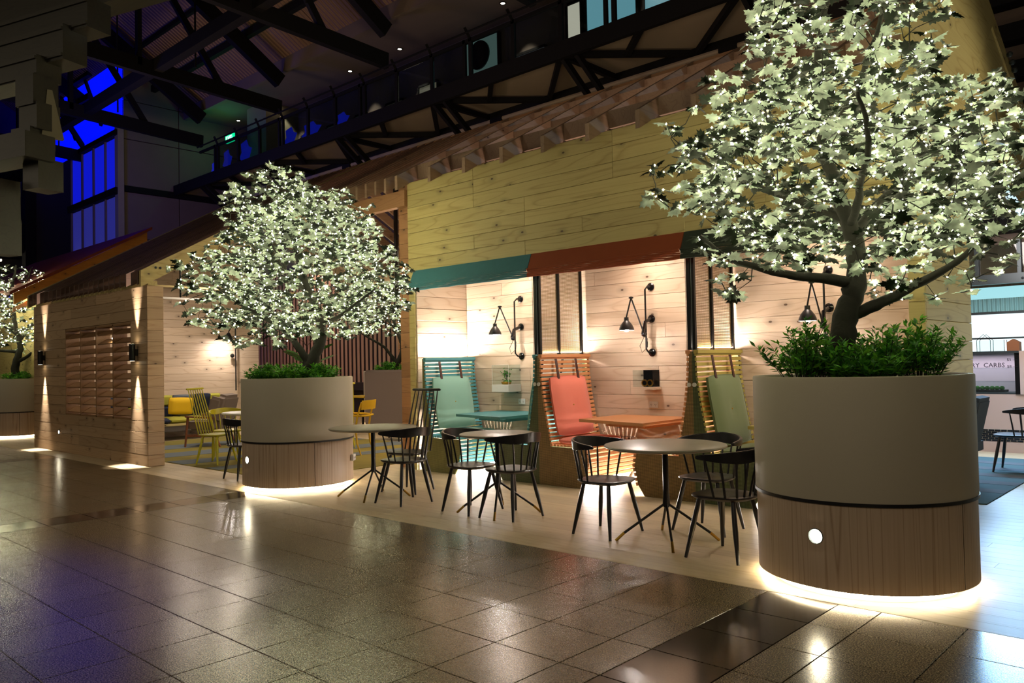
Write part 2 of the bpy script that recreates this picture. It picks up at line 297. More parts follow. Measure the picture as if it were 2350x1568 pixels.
# ------------------------------------------------------------------ mesh helpers
OFF = {}
class MB:
    def __init__(s): s.v = []; s.f = []
    def add(s, vs, fs):
        o = len(s.v); s.v += [tuple(v) for v in vs]; s.f += [tuple(i+o for i in f) for f in fs]; return s
    def box(s, x0, x1, y0, y1, z0, z1):
        return s.add([(x0,y0,z0),(x1,y0,z0),(x1,y1,z0),(x0,y1,z0),(x0,y0,z1),(x1,y0,z1),(x1,y1,z1),(x0,y1,z1)],
                     [(0,3,2,1),(4,5,6,7),(0,1,5,4),(1,2,6,5),(2,3,7,6),(3,0,4,7)])
    def cbox(s, x0, x1, y0, y1, z0, z1, c=0.004):
        """box with chamfered long edges on the -y / +z sides kept cheap: full chamfer via bmesh"""
        bm = bmesh.new(); bmesh.ops.create_cube(bm, size=1.0)
        for v in bm.verts: v.co = Vector(((x0+x1)/2+v.co.x*(x1-x0), (y0+y1)/2+v.co.y*(y1-y0), (z0+z1)/2+v.co.z*(z1-z0)))
        bmesh.ops.bevel(bm, geom=bm.edges[:], offset=c, segments=1, affect='EDGES')
        s.bm(bm); bm.free(); return s
    def bm(s, bm, mat=None):
        bm.verts.index_update()
        vs = [(mat @ v.co) if mat else v.co.copy() for v in bm.verts]
        return s.add(vs, [tuple(v.index for v in f.verts) for f in bm.faces])
    def bar(s, a, b, w, h, up=(0,0,1), w2=None, h2=None):
        a = Vector(a); b = Vector(b); d = (b-a).normalized(); up = Vector(up)
        if abs(d.dot(up)) > 0.98: up = Vector((1,0,0)) if abs(d.x) < 0.9 else Vector((0,1,0))
        r = d.cross(up).normalized(); u = r.cross(d).normalized(); w2 = w2 or w; h2 = h2 or h
        vs = []
        for p, ww, hh in ((a, w, h), (b, w2, h2)):
            for i, j in ((-1,-1),(1,-1),(1,1),(-1,1)): vs.append(p + r*(i*ww/2) + u*(j*hh/2))
        return s.add(vs, [(0,1,2,3),(7,6,5,4),(0,4,5,1),(1,5,6,2),(2,6,7,3),(3,7,4,0)])
    def tube(s, pts, rs, n=8, cap=True):
        pts = [Vector(p) for p in pts]
        if not isinstance(rs, (list, tuple)): rs = [rs]*len(pts)
        prev = None; rings = []
        for i, p in enumerate(pts):
            d = (pts[min(i+1, len(pts)-1)] - pts[max(i-1, 0)])
            d = d.normalized() if d.length > 1e-9 else Vector((0,0,1))
            if prev is None:
                u = Vector((0,0,1)) if abs(d.z) < 0.9 else Vector((1,0,0)); prev = (u - d*u.dot(d)).normalized()
            else:
                q = prev - d*prev.dot(d); prev = q.normalized() if q.length > 1e-6 else prev
            r = d.cross(prev)
            rings.append([p + (prev*math.cos(t)+r*math.sin(t))*rs[i] for t in (2*PI*k/n for k in range(n))])
        vs = [v for ring in rings for v in ring]; fs = []
        for i in range(len(pts)-1):
            for k in range(n): fs.append((i*n+k, i*n+(k+1)%n, (i+1)*n+(k+1)%n, (i+1)*n+k))
        if cap: fs.append(tuple(range(n-1, -1, -1))); fs.append(tuple((len(pts)-1)*n+k for k in range(n)))
        return s.add(vs, fs)
    def lathe(s, prof, n=48, c=(0,0,0), cap0=False, cap1=False, t0=0, t1=2*PI):
        full = abs(t1-t0-2*PI) < 1e-6; m = n if full else n+1
        vs = [(c[0]+r*math.cos(t0+(t1-t0)*k/n), c[1]+r*math.sin(t0+(t1-t0)*k/n), c[2]+z) for r, z in prof for k in range(m)]
        fs = []
        for i in range(len(prof)-1):
            for k in range(n):
                k2 = (k+1) % m; fs.append((i*m+k, i*m+k2, (i+1)*m+k2, (i+1)*m+k))
        if cap0: fs.append(tuple(range(m-1, -1, -1)))
        if cap1: fs.append(tuple((len(prof)-1)*m+k for k in range(m)))
        return s.add(vs, fs)
    def prism(s, poly, a, b, axis='y'):
        """polygon in the plane across axis, extruded a..b"""
        n = len(poly)
        def P(p, t): return {'y': (p[0], t, p[1]), 'x': (t, p[0], p[1]), 'z': (p[0], p[1], t)}[axis]
        vs = [P(p, a) for p in poly] + [P(p, b) for p in poly]
        fs = [tuple(range(n)), tuple(range(2*n-1, n-1, -1))] + [((i+1) % n, i, n+i, n+(i+1) % n) for i in range(n)]
        return s.add(vs, fs)
    def sphere(s, c, r, n=10, m=6, sx=1, sy=1, sz=1):
        prof = []
        vs = [(c[0], c[1], c[2]-r*sz)]
        for i in range(1, m):
            a = -PI/2 + PI*i/m
            for k in range(n): vs.append((c[0]+r*sx*math.cos(a)*math.cos(2*PI*k/n), c[1]+r*sy*math.cos(a)*math.sin(2*PI*k/n), c[2]+r*sz*math.sin(a)))
        vs.append((c[0], c[1], c[2]+r*sz)); fs = []
        for k in range(n): fs.append((0, 1+(k+1) % n, 1+k))
        for i in range(m-2):
            for k in range(n): fs.append((1+i*n+k, 1+i*n+(k+1) % n, 1+(i+1)*n+(k+1) % n, 1+(i+1)*n+k))
        t = len(vs)-1
        for k in range(n): fs.append((1+(m-2)*n+k, 1+(m-2)*n+(k+1) % n, t))
        return s.add(vs, fs)
    def octa(s, c, r):
        x, y, z = c
        return s.add([(x+r,y,z),(x-r,y,z),(x,y+r,z),(x,y-r,z),(x,y,z+r),(x,y,z-r)], [(0,2,4),(2,1,4),(1,3,4),(3,0,4),(2,0,5),(1,2,5),(3,1,5),(0,3,5)])
    def mesh(s, name, off=(0,0,0)):
        me = bpy.data.meshes.new(name)
        ox, oy, oz = off
        me.from_pydata([(x-ox, y-oy, z-oz) for x, y, z in s.v] if (ox or oy or oz) else s.v, [], s.f); me.update(); return me
def obj(name, mb, mat, parent=None, smooth=False, kind=None, label=None, cat=None, group=None, at=None):
    """world-space geometry; parented meshes are shifted by the offset of their thing"""
    off = OFF.get(parent.name, (0,0,0)) if parent and at is None else (0,0,0)
    me = mb.mesh(name, off) if isinstance(mb, MB) else mb
    if mat and not me.materials: me.materials.append(M[mat] if isinstance(mat, str) else mat)
    o = bpy.data.objects.new(name, me); COL.objects.link(o)
    if smooth:
        me.polygons.foreach_set('use_smooth', [True]*len(me.polygons))
        try: me.set_sharp_from_angle(angle=math.radians(40))
        except Exception: pass
    if parent: o.parent = parent; OFF[o.name] = off
    if at is not None: o.matrix_local = at
    if kind: o['kind'] = kind
    if label: o['label'] = label
    if cat: o['category'] = cat
    if group: o['group'] = group
    return o
def thing(name, label, cat, loc=(0,0,0), rz=0, group=None, kind=None, local=False):
    o = bpy.data.objects.new(name, None); COL.objects.link(o); o.empty_display_size = 0.1
    o.location = loc; o.rotation_euler = (0,0,rz); o['label'] = label; o['category'] = cat
    if group: o['group'] = group
    if kind: o['kind'] = kind
    OFF[o.name] = (0,0,0) if local else tuple(loc)
    return o
def dup(root, loc, rz=0, label=None, group=None):
    def cp(o, par):
        c = o.copy(); COL.objects.link(c)
        if par: c.parent = par
        for ch in [x for x in o.children]: cp(ch, c)
        return c
    r = cp(root, None); r.location = loc; r.rotation_euler = (0,0,rz)
    if label: r['label'] = label
    if group: r['group'] = group
    return r
UNIT = {}
def unit_box(mat, dims, q=None):
    """shared chamfered box mesh for pieces of one size class"""
    key = (mat,) + tuple(round(d, 3) for d in dims)
    if key not in UNIT:
        x, y, z = dims; c = min(0.0008 if mat == 'deck' else 0.0014 if 'tile' in mat else 0.003, x/5, y/5, z/5)
        me = MB().cbox(-x/2, x/2, -y/2, y/2, -z/2, z/2, c).mesh('piece'); me.materials.append(M[mat]); UNIT[key] = me
    return UNIT[key]
def piece(name, mat, parent, x0, x1, y0, y1, z0, z1, rot=None, kind=None):
    off = OFF.get(parent.name, (0,0,0)) if parent else (0,0,0)
    me = unit_box(mat, (x1-x0, y1-y0, z1-z0))
    o = bpy.data.objects.new(name, me); COL.objects.link(o); o.parent = parent
    o.location = ((x0+x1)/2-off[0], (y0+y1)/2-off[1], (z0+z1)/2-off[2])
    if rot: o.rotation_euler = rot
    if kind: o['kind'] = kind
    return o
def plank_wall(parent, mat, plane, p0, p1, t0, t1, z0, z1, h=0.17, seg=2.1, holes=(), name='plank', seed=0, top=None):
    """rows of boards; plane 'y' runs along X (thickness p0..p1 in Y), 'x' runs along Y"""
    rnd = random.Random(seed); n = max(1, round((z1-z0)/h)); hh = (z1-z0)/n
    for r in range(n):
        a, b = z0+r*hh, z0+(r+1)*hh
        spans = [(t0, t1)]
        for (h0, h1, hz0, hz1) in holes:
            if a >= hz0-0.04 and b <= hz1+0.04:
                spans = [q for s in spans for q in ((s[0], min(s[1], h0)), (max(s[0], h1), s[1])) if q[1]-q[0] > 0.02]
        for s0, s1 in spans:
            if top: s1 = min(s1, top(b)) if plane == 'x' else s1
            if s1-s0 < 0.03: continue
            cuts = [s0]; x = s0 + seg*rnd.choice((0.35, 0.6, 0.85, 1.0))
            while x < s1-0.25: cuts.append(x); x += seg*rnd.choice((0.8, 1.0, 1.0))
            cuts.append(s1)
            for c0, c1 in zip(cuts, cuts[1:]):
                g = 0.0018; dz = 0.0016; j = rnd.choice((0, 0.001, 0.0015))
                if plane == 'y': piece(name, mat, parent, c0+g/2, c1-g/2, p0+j, p1+j, a+dz, b-dz)
                else: piece(name, mat, parent, p0-j, p1-j, c0+g/2, c1-g/2, a+dz, b-dz)

def lettering(body, size, mat, parent, loc, rot=(PI/2,0,0), align='CENTER', offset=0.0, name='lettering'):
    cu = bpy.data.curves.new('lettering','FONT'); cu.body = body; cu.size = size; cu.extrude = .003; cu.align_x = align; cu.offset = offset; cu.resolution_u = 2
    tmp = bpy.data.objects.new('tmp_text', cu); COL.objects.link(tmp)
    dg = bpy.context.evaluated_depsgraph_get(); me = bpy.data.meshes.new_from_object(tmp.evaluated_get(dg)); bpy.data.objects.remove(tmp)
    me.materials.clear(); me.materials.append(M[mat])
    o = bpy.data.objects.new(name, me); COL.objects.link(o); o.parent = parent; o.location = loc; o.rotation_euler = rot
    return o

# roof plane of the two joined timber pavilions
SL = 0.56
def roofz(y): return 4.08 + SL*(y-7.0)
RY, RZ = 9.3, 4.08 + SL*2.3

# ================================================================== FLOOR
def build_floor():
    f = thing('floor', 'dark speckled terrazzo tile concourse floor in front of the timber pavilions', 'floor', (0,0,0), kind='structure')
    obj('grout_bed', MB().box(-60, 8, -8, 4.728, -0.06, -0.010), 'grout', f)
    T = 0.435; g = 0.0055
    ys = [4.728 - i*T for i in range(0, 29)]
    def cols(a, b):                       # X cuts between two dark bands: cut pieces at the ends, whole tiles between
        n = int((b-a-0.3)/T); e = (b-a-n*T)/2; c = [a, a+e]
        for i in range(n): c.append(c[-1]+T)
        c.append(b); return c
    bands = [(-2.27+6.57*k, -1.835+6.57*k) for k in range(-9, 2)]
    cells = []
    for i, (b0, b1) in enumerate(bands):
        for j in range(len(ys)-1): cells.append((b0, b1, ys[j+1], ys[j], 1))
        if i+1 < len(bands):
            c = cols(b1, bands[i+1][0])
            for a, b in zip(c, c[1:]):
                for j in range(len(ys)-1): cells.append((a, b, ys[j+1], ys[j], 0))
    def inview(c):
        x, y = (c[0]+c[1])/2, (c[2]+c[3])/2
        dx = x*0.7323 + y*0.681; dd = -x*0.681 + y*0.7323
        return dd > 1.0 and abs(dx) < 0.70*dd+0.5 and 1.45/dd*1834 < 900
    vis = [c for c in cells if inview(c)]; vis.sort(key=lambda c: (c[0]+c[1])**2+(c[2]+c[3])**2)
    near = set(vis[:290])
    for c in vis[:290]:
        piece('tile', 'tile_dark' if c[4] else 'tile', f, c[0]+g/2, c[1]-g/2, c[2]+g/2, c[3]-g/2, -0.03, 0)
    for dark in (0, 1):
        mb = MB()
        for c in cells:
            if c in near or c[4] != dark: continue
            mb.box(c[0]+g/2, c[1]-g/2, c[2]+g/2, c[3]-g/2, -0.03, 0)
        obj('tile_field', mb, 'tile_dark' if dark else 'tile', f, kind='stuff')
    # timber boards
    d = thing('floor', 'pale timber board floor under the cafe tables and booths', 'floor', (0,0,0), kind='structure')
    obj('subfloor', MB().box(-60, 8, 4.732, 22, -0.06, -0.003), 'grout', d)
    rnd = random.Random(3); W = 0.16; cnt = 0; far = MB()
    y = 4.732; r = 0
    while y < 20:
        y1 = y+W
        if y < 8.2:
            x = -12.2 - rnd.random()*1.5
            far.box(-40, x, y+0.001, y1-0.001, -0.03, 0)
            while x < 2.2:
                x1 = x + rnd.choice((1.8, 2.1, 2.4))
                piece('board', 'deck', d, x+0.0005, x1-0.0005, y+0.0006, y1-0.0006, -0.03, 0); x = x1
            far.box(x, 8, y+0.001, y1-0.001, -0.03, 0)
        else:
            x = -40 + rnd.random()*2
            while x < 8:
                x1 = x+2.4; far.box(x+0.001, x1-0.001, y+0.0012, y1-0.0012, -0.03, 0); x = x1
        y = y1; r += 1
    obj('board_field', far, 'deck', d, kind='stuff')
build_floor()

# ================================================================== HALL SHELL
def build_hall():
    c = thing('ceiling', 'dark corrugated pitched ceiling of the old hall', 'ceiling', (0,0,0), kind='structure')
    # underside slopes up from the wall (y 16.4, z 13.2) towards the camera side
    def cz(y): return 13.3 + (16.4-y)*0.62
    k = 0; x = -48
    while x < 9:
        for j in range(4):
            y1 = 16.4 - j*4.1; y0 = y1-4.1
            obj('ceiling_panel', MB().add([(x+.02,y0+.02,cz(y0)),(x+2.98,y0+.02,cz(y0)),(x+2.98,y1-.02,cz(y1)),(x+.02,y1-.02,cz(y1)),
                (x+.02,y0+.02,cz(y0)+.05),(x+2.98,y0+.02,cz(y0)+.05),(x+2.98,y1-.02,cz(y1)+.05),(x+.02,y1-.02,cz(y1)+.05)],
                [(0,3,2,1),(4,5,6,7),(0,1,5,4),(1,2,6,5),(2,3,7,6),(3,0,4,7)]), 'ceil', c)
        x += 3.0
    # second roof slope beyond the ridge, out of frame mostly
    obj('far_slope', MB().box(-48, 9, -14, 0.0, 23.4, 23.5), 'ceil', c)
    # roof steel
    for i, X in enumerate((-39.9, -33.4, -27.0, -20.5, -14.1, -7.7)):
        t = thing('roof_truss', ['steel truss crossing in front of the blue glazing', 'steel roof truss over the end of the walkway',
             'third steel truss from the blue glazing over the walkway', 'steel truss whose foot meets the walkway soffit in the middle', 'steel truss high above the larger pavilion',
             'steel truss nearest above the facade, mostly out of frame'][i], 'truss', (X,16.2,11.5), group='roof trusses of the hall')
        zb = 11.4
        obj('bottom_chord', MB().bar((X,16.3,zb),(X,-4,zb+1.0),.22,.5), 'steeldark', t)
        obj('top_chord', MB().bar((X,16.3,zb+1.0),(X,0,zb+1.6+16.3*.62),.26,.55), 'steeldark', t)
        for (ya, yb, za, zb2) in ((14.0,11.0,0.1,1), (11.0,11.0,0.25,1), (8.0,11.0,.4,1), (8.0,6.0,.4,1), (4.0,6.0,.55,1)):
            obj('web_member', MB().bar((X,ya,zb+za),(X,yb,zb+1.6+(16.3-yb)*.62-.3),.14,.22), 'steeldark', t)
        obj('hanger_rod', MB().tube([(X+2,12,zb-.1),(X+2,12,cz(12)-.2)],.03,6), 'steeldark', t)
    for j, (y, z, ww) in enumerate(((15.0,13.9,.2),(12.2,15.6,.2),(9.4,17.3,.2),(6.6,19.1,.2),(11.6,11.8,.30),(5.5,12.2,.34),(13.6,14.8,.12),(10.8,16.5,.12))):
        o = obj('purlin', MB().box(-44.5 if j in (4,5) else -35.3,9,y-ww/2,y+ww/2,z-ww*.8,z+ww*.6), 'steeldark')
        o['label'] = ['dark steel purlin just above the walkway soffit', 'second dark purlin up the ceiling slope', 'third dark purlin up the ceiling slope', 'highest dark purlin in view on the ceiling', 'heavy dark tie beam crossing all the trusses near the wall',
             'heavy dark tie beam crossing the trusses further out', 'thin dark purlin between the first and second ceiling strips', 'thin dark purlin between the second and third ceiling strips'][j]; o['category'] = 'beam'; o['group'] = 'beams along the hall roof'
    # walls
    wb = thing('wall_back', 'long rear wall of the hall behind the walkway', 'wall', (0,0,0), kind='structure')
    obj('wall_face', MB().box(-36,9,19.6,19.9,9.4,13.4), 'dimwall', wb)
    x = -36
    while x < 9: obj('cladding_panel', MB().box(x+.01,x+2.24,18.6,18.8,0,9.35), 'wallcor', wb); x += 2.25
    for X in (-34.0, -25.9, -17.8, -9.7, -1.6): obj('steel_post', MB().box(X,X+.5,18.3,18.6,0,9.3), 'steeldark', wb)
    obj('pipe', MB().tube([(-34,18.4,9.25),(6,18.4,9.25)],.07,8), 'soffit', wb)
    we = thing('wall_left', 'dark panelled wall between the blue glazing and the walkway', 'wall', (0,0,0), kind='structure')
    for z0, z1 in ((0,2.4),(2.4,4.8),(4.8,7.2),(7.2,9.2),(9.45,11.5),(11.5,13.2),(13.2,15.0)):
        obj('panel', MB().box(-35.9,-35.5,13.75,16.2,z0+.02,z1-.02), 'dimwall', we)
        obj('panel', MB().box(-35.9,-35.5,16.24,19.6,z0+.02,z1-.02), 'dimwall', we)
    obj('rail', MB().box(-35.9,-35.42,13.7,19.6,9.2,9.45), 'steeldark', we)
    obj('corner_post', MB().box(-35.7,-35.35,13.5,13.75,0,12.4), 'pier', we)
    obj('pier', MB().box(-32.6,-31.0,18.0,19.6,0,13.4), 'pier', we)
    # blue translucent wall
    b = thing('window_1', 'tall blue backlit translucent wall at the far left end', 'window', (0,0,0), kind='structure')
    w_ = (41.1-35.5)/4
    for i in range(4):
        x0 = -41.1+i*w_
        obj('pane', MB().box(x0+.05,x0+w_-.05,13.6,13.66,9.35,11.55), 'bluemid', b)
        obj('pane', MB().box(x0+.05,x0+w_-.05,13.6,13.66,3.0,9.0), 'bluelow', b)
        obj('mullion', MB().box(x0-.04,x0+.04,13.52,13.7,0,11.6), 'dimwall', b)
    obj('transom', MB().box(-41.2,-35.4,13.4,13.7,9.02,9.32), 'steeldark', b)
    obj('transom', MB().box(-41.2,-35.4,13.4,13.7,11.58,11.8), 'steeldark', b)
    obj('upper_glazing', MB().box(-48.9,-35.5,13.72,13.8,11.85,19.5), 'bluehot', b)
    for q in range(3): obj('glazing_bar', MB().bar((-44+q*3.2,13.65,12.5),(-47.4+q*3.2,13.65,17.0),.12,.12,(0,1,0)), 'steeldark', b)
    for q in range(2): obj('gallery_slab', MB().bar((-47,13.5,14.3+q*1.1),(-38.5,13.5,14.0+q*1.1),.2,.28), 'steeldark', b)
    # far end galleries
    g = thing('wall_right', 'dark stacked galleries with blue light at the far end of the hall', 'wall', (0,0,0), kind='structure')
    X = -46
    for z in (4.0, 8.0, 12.2):
        obj('gallery_floor', MB().box(X-3,X,-2,13.5,z-.4,z), 'steeldark', g)
        obj('handrail', MB().tube([(X,-2,z+1.05),(X,13.5,z+1.05)],.05,6), 'steeldark', g)
        obj('handrail', MB().tube([(X,-2,z+.55),(X,13.5,z+.55)],.03,6), 'steeldark', g)
        for y in range(-2, 14, 3): obj('gallery_post', MB().box(X-.1,X+.05,y,y+.12,z,z+1.1), 'steeldark', g)
    for y in (12.9, 8.0): obj('column', MB().box(X-.3,X+.3,y,y+.5,0,14), 'steeldark', g)
    obj('backing', MB().box(X-3.2,X-3,-14,26,0,24), 'darkwood', g)
    rnd = random.Random(5)
    for q in range(16):
        y = rnd.uniform(8.5,12.6); z = rnd.choice((1.6,5.2,5.9,8.9,9.6,10.4)); ww = rnd.uniform(.15,.6)
        obj('lit_window', MB().box(X-2.98,X-2.9,y,y+ww,z,z+rnd.uniform(.2,1.0)), 'blueglow', g)
    for q in range(5): obj('spot_lens', MB().box(X-.9,X-.8,10.2+q*.45,10.32+q*.45,7.2+.1*(q%2),7.3+.1*(q%2)), 'downl', g)
build_hall()

def build_walkway():
    Y = 16.0
    wk = thing('walkway', 'long steel walkway with glass balustrade crossing above the pavilions', 'walkway', (-20,Y,9.3))
    obj('deck', MB().box(-35.5,9,Y+.05,18.55,9.55,9.65), 'soffit', wk)
    obj('fascia_beam', MB().box(-35.5,9,Y-.05,Y+.08,9.3,9.75), 'steeldark', wk)
    obj('wall_beam', MB().box(-35.5,9,18.45,18.6,9.3,9.6), 'steeldark', wk)
    P = 1.68; x = -31.4; i = 0
    while x < 6:
        obj('post', MB().box(x-.06,x+.06,Y-.03,Y+.05,9.7,10.85), 'steeldark', wk)
        obj('cleat', MB().bar((x,Y,10.8),(x-.12,Y-.1,11.15),.05,.08), 'steeldark', wk)
        obj('glass_panel', MB().box(x+.08,x+P-.08,Y,Y+.02,9.78,10.72), 'glassd', wk)
        if i % 3 == 0: obj('post', MB().box(x-.3,x-.2,Y-.03,Y+.05,9.7,10.85), 'steeldark', wk)
        x += P; i += 1
    obj('handrail', MB().tube([(-33,Y-.12,10.98),(6,Y-.12,10.98)],.035,6), 'steeldark', wk)
    obj('top_rail', MB().box(-33,6,Y-.03,Y+.05,10.74,10.84), 'steeldark', wk)
    # underside bracing: bays of 5.04
    x = -33.1
    while x < 4:
        B = 5.04; zz = 9.42
        for a, b in (((x,Y),(x+B/2,18.5)), ((x+B/2,18.5),(x+B,Y)), ((x+B*.25,17.2),(x+B*.5,Y)), ((x,Y),(x+.0,18.5))):
            obj('brace', MB().bar((a[0],a[1],zz),(b[0],b[1],zz),.13,.16), 'steeldark', wk)
        for s in (0, .45):
            obj('strut', MB().bar((x+s,Y+.1,9.35),(x+s+.2,18.45,7.4),.12,.16), 'steeldark', wk)
        x += B
    # soffit with downlights above the walkway
    s = thing('ceiling', 'boxed soffit with small downlights above the walkway', 'soffit', (0,0,0), kind='structure')
    obj('soffit_board', MB().box(-36,9,16.6,19.6,13.0,13.2), 'dimwall', s)
    obj('soffit_fascia', MB().box(-36,9,16.45,16.6,12.85,13.6), 'dimwall', s)
    for i, X in enumerate((-34.3,-30.8,-25.55,-22.5,-17.3,-12.4)):
        t = thing('downlight', ['downlight above the green exit sign', 'downlight over the reflective panes left of the middle', 'small downlight second from the exit sign over the walkway', 'downlight nearest the big truss foot', 'downlight in front of the frosted circle door', 'bright downlight above the lit rooms'][i], 'downlight', (X,18.5,13.0), group='downlights over the walkway')
        obj('lens', MB().lathe([(0,-.02),(.07,-.02)],12,(X,18.5,13.0)), 'downl', t)
        obj('rim', MB().lathe([(.07,-.02),(.11,-.03),(.11,.02)],12,(X,18.5,13.0)), 'steeldark', t)
        lamp('downlight_lamp', 'SPOT', (X,18.6,12.92), 420, WARM, .05, aim=(X+.1,19.5,10.6), spot=50, blend=.5, parent=t)
    # doors and windows on the walkway wall
    def room(nm, label, x0, x1, z0, z1, mat):
        r = thing(nm, label, 'window', ((x0+x1)/2,19.5,z0), kind='structure')
        obj('glazing', MB().box(x0,x1,19.5,19.56,z0,z1), mat, r)
        for xx in (x0-.07, x1): obj('frame', MB().box(xx,xx+.07,19.45,19.6,z0,z1), 'steeldark', r)
        obj('frame', MB().box(x0,x1,19.45,19.6,z1,z1+.08), 'steeldark', r)
    room('window_2','bright teal frosted window at the top of the walkway',-14.7,-12.9,9.7,12.6,'tealroom')
    room('window_3','narrow bright white curtain window beside the teal one',-15.45,-14.95,9.7,12.6,'warmroom')
    room('window_4','second teal window at the right end of the lit rooms',-12.6,-11.7,9.7,12.6,'tealroom')
    room('window_5','pale grey lit blind behind the balustrade',-17.7,-16.4,9.7,11.6,'whiteroom')
    room('window_6','tan lit window pane behind the middle of the walkway',-22.6,-21.6,9.7,11.8,'tanroom')
    room('window_7','grey green frosted door panel with a dark circle',-20.1,-18.5,9.7,12.7,'greenroom')
    c = obj('mirror_disc', MB().lathe([(0,0),(.5,0),(.5,.05),(0,.05)],28), 'blackgloss'); c.rotation_euler = (PI/2,0,0); c.location = (-19.3,19.4,12.1)
    c['label'] = 'dark round mirror on the frosted door panel'; c['category'] = 'mirror'
    dh = obj('door_handle', MB().tube([(-18.65,19.45,10.6),(-18.65,19.35,10.6),(-18.65,19.35,11.2),(-18.65,19.45,11.2)],.03,6), 'steel'); dh['label'] = 'steel pull handle on the frosted circle door'; dh['category'] = 'handle'
    k = 8
    for x0, x1, m in ((-24.6,-23.6,'tanroom'),(-26.6,-25.9,'greenroom'),(-28.6,-27.4,'greenroom'),(-30.6,-29.6,'tanroom'),(-33.6,-32.7,'tanroom')):
        room('window_%d' % k, ['dim tan window left of the middle walkway bay','dim green window behind the blue reflections','broad dim green window over the tree crown','dim tan window right of the exit sign','dim tan pane under the green exit sign'][k-8], x0, x1, 9.7, 11.6, m); k += 1
    # blue reflections in the balustrade glass, made as glowing cut-out shapes
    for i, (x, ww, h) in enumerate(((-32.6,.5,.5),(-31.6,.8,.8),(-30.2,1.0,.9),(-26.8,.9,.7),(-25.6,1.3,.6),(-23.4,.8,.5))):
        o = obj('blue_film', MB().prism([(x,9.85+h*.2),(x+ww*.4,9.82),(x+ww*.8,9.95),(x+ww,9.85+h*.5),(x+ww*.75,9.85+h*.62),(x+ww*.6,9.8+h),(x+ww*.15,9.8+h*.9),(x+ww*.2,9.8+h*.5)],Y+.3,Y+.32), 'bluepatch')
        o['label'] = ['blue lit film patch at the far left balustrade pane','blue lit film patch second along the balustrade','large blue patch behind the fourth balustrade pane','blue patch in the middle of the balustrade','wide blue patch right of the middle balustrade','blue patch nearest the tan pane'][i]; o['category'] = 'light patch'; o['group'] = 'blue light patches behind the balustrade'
    e = thing('exit_sign', 'glowing green exit sign hanging above the walkway', 'sign', (-33.4,17.6,11.6))
    obj('sign_box', MB().box(-33.75,-33.05,17.55,17.65,11.62,11.98), 'exit', e)
    lettering('EXIT', .27, 'exittext', e, (0,-.06,.11))
    lamp('exit_sign_lamp','POINT',(-33.4,17.4,11.8),25,(0.1,1,.35),.1,parent=e)
build_walkway()

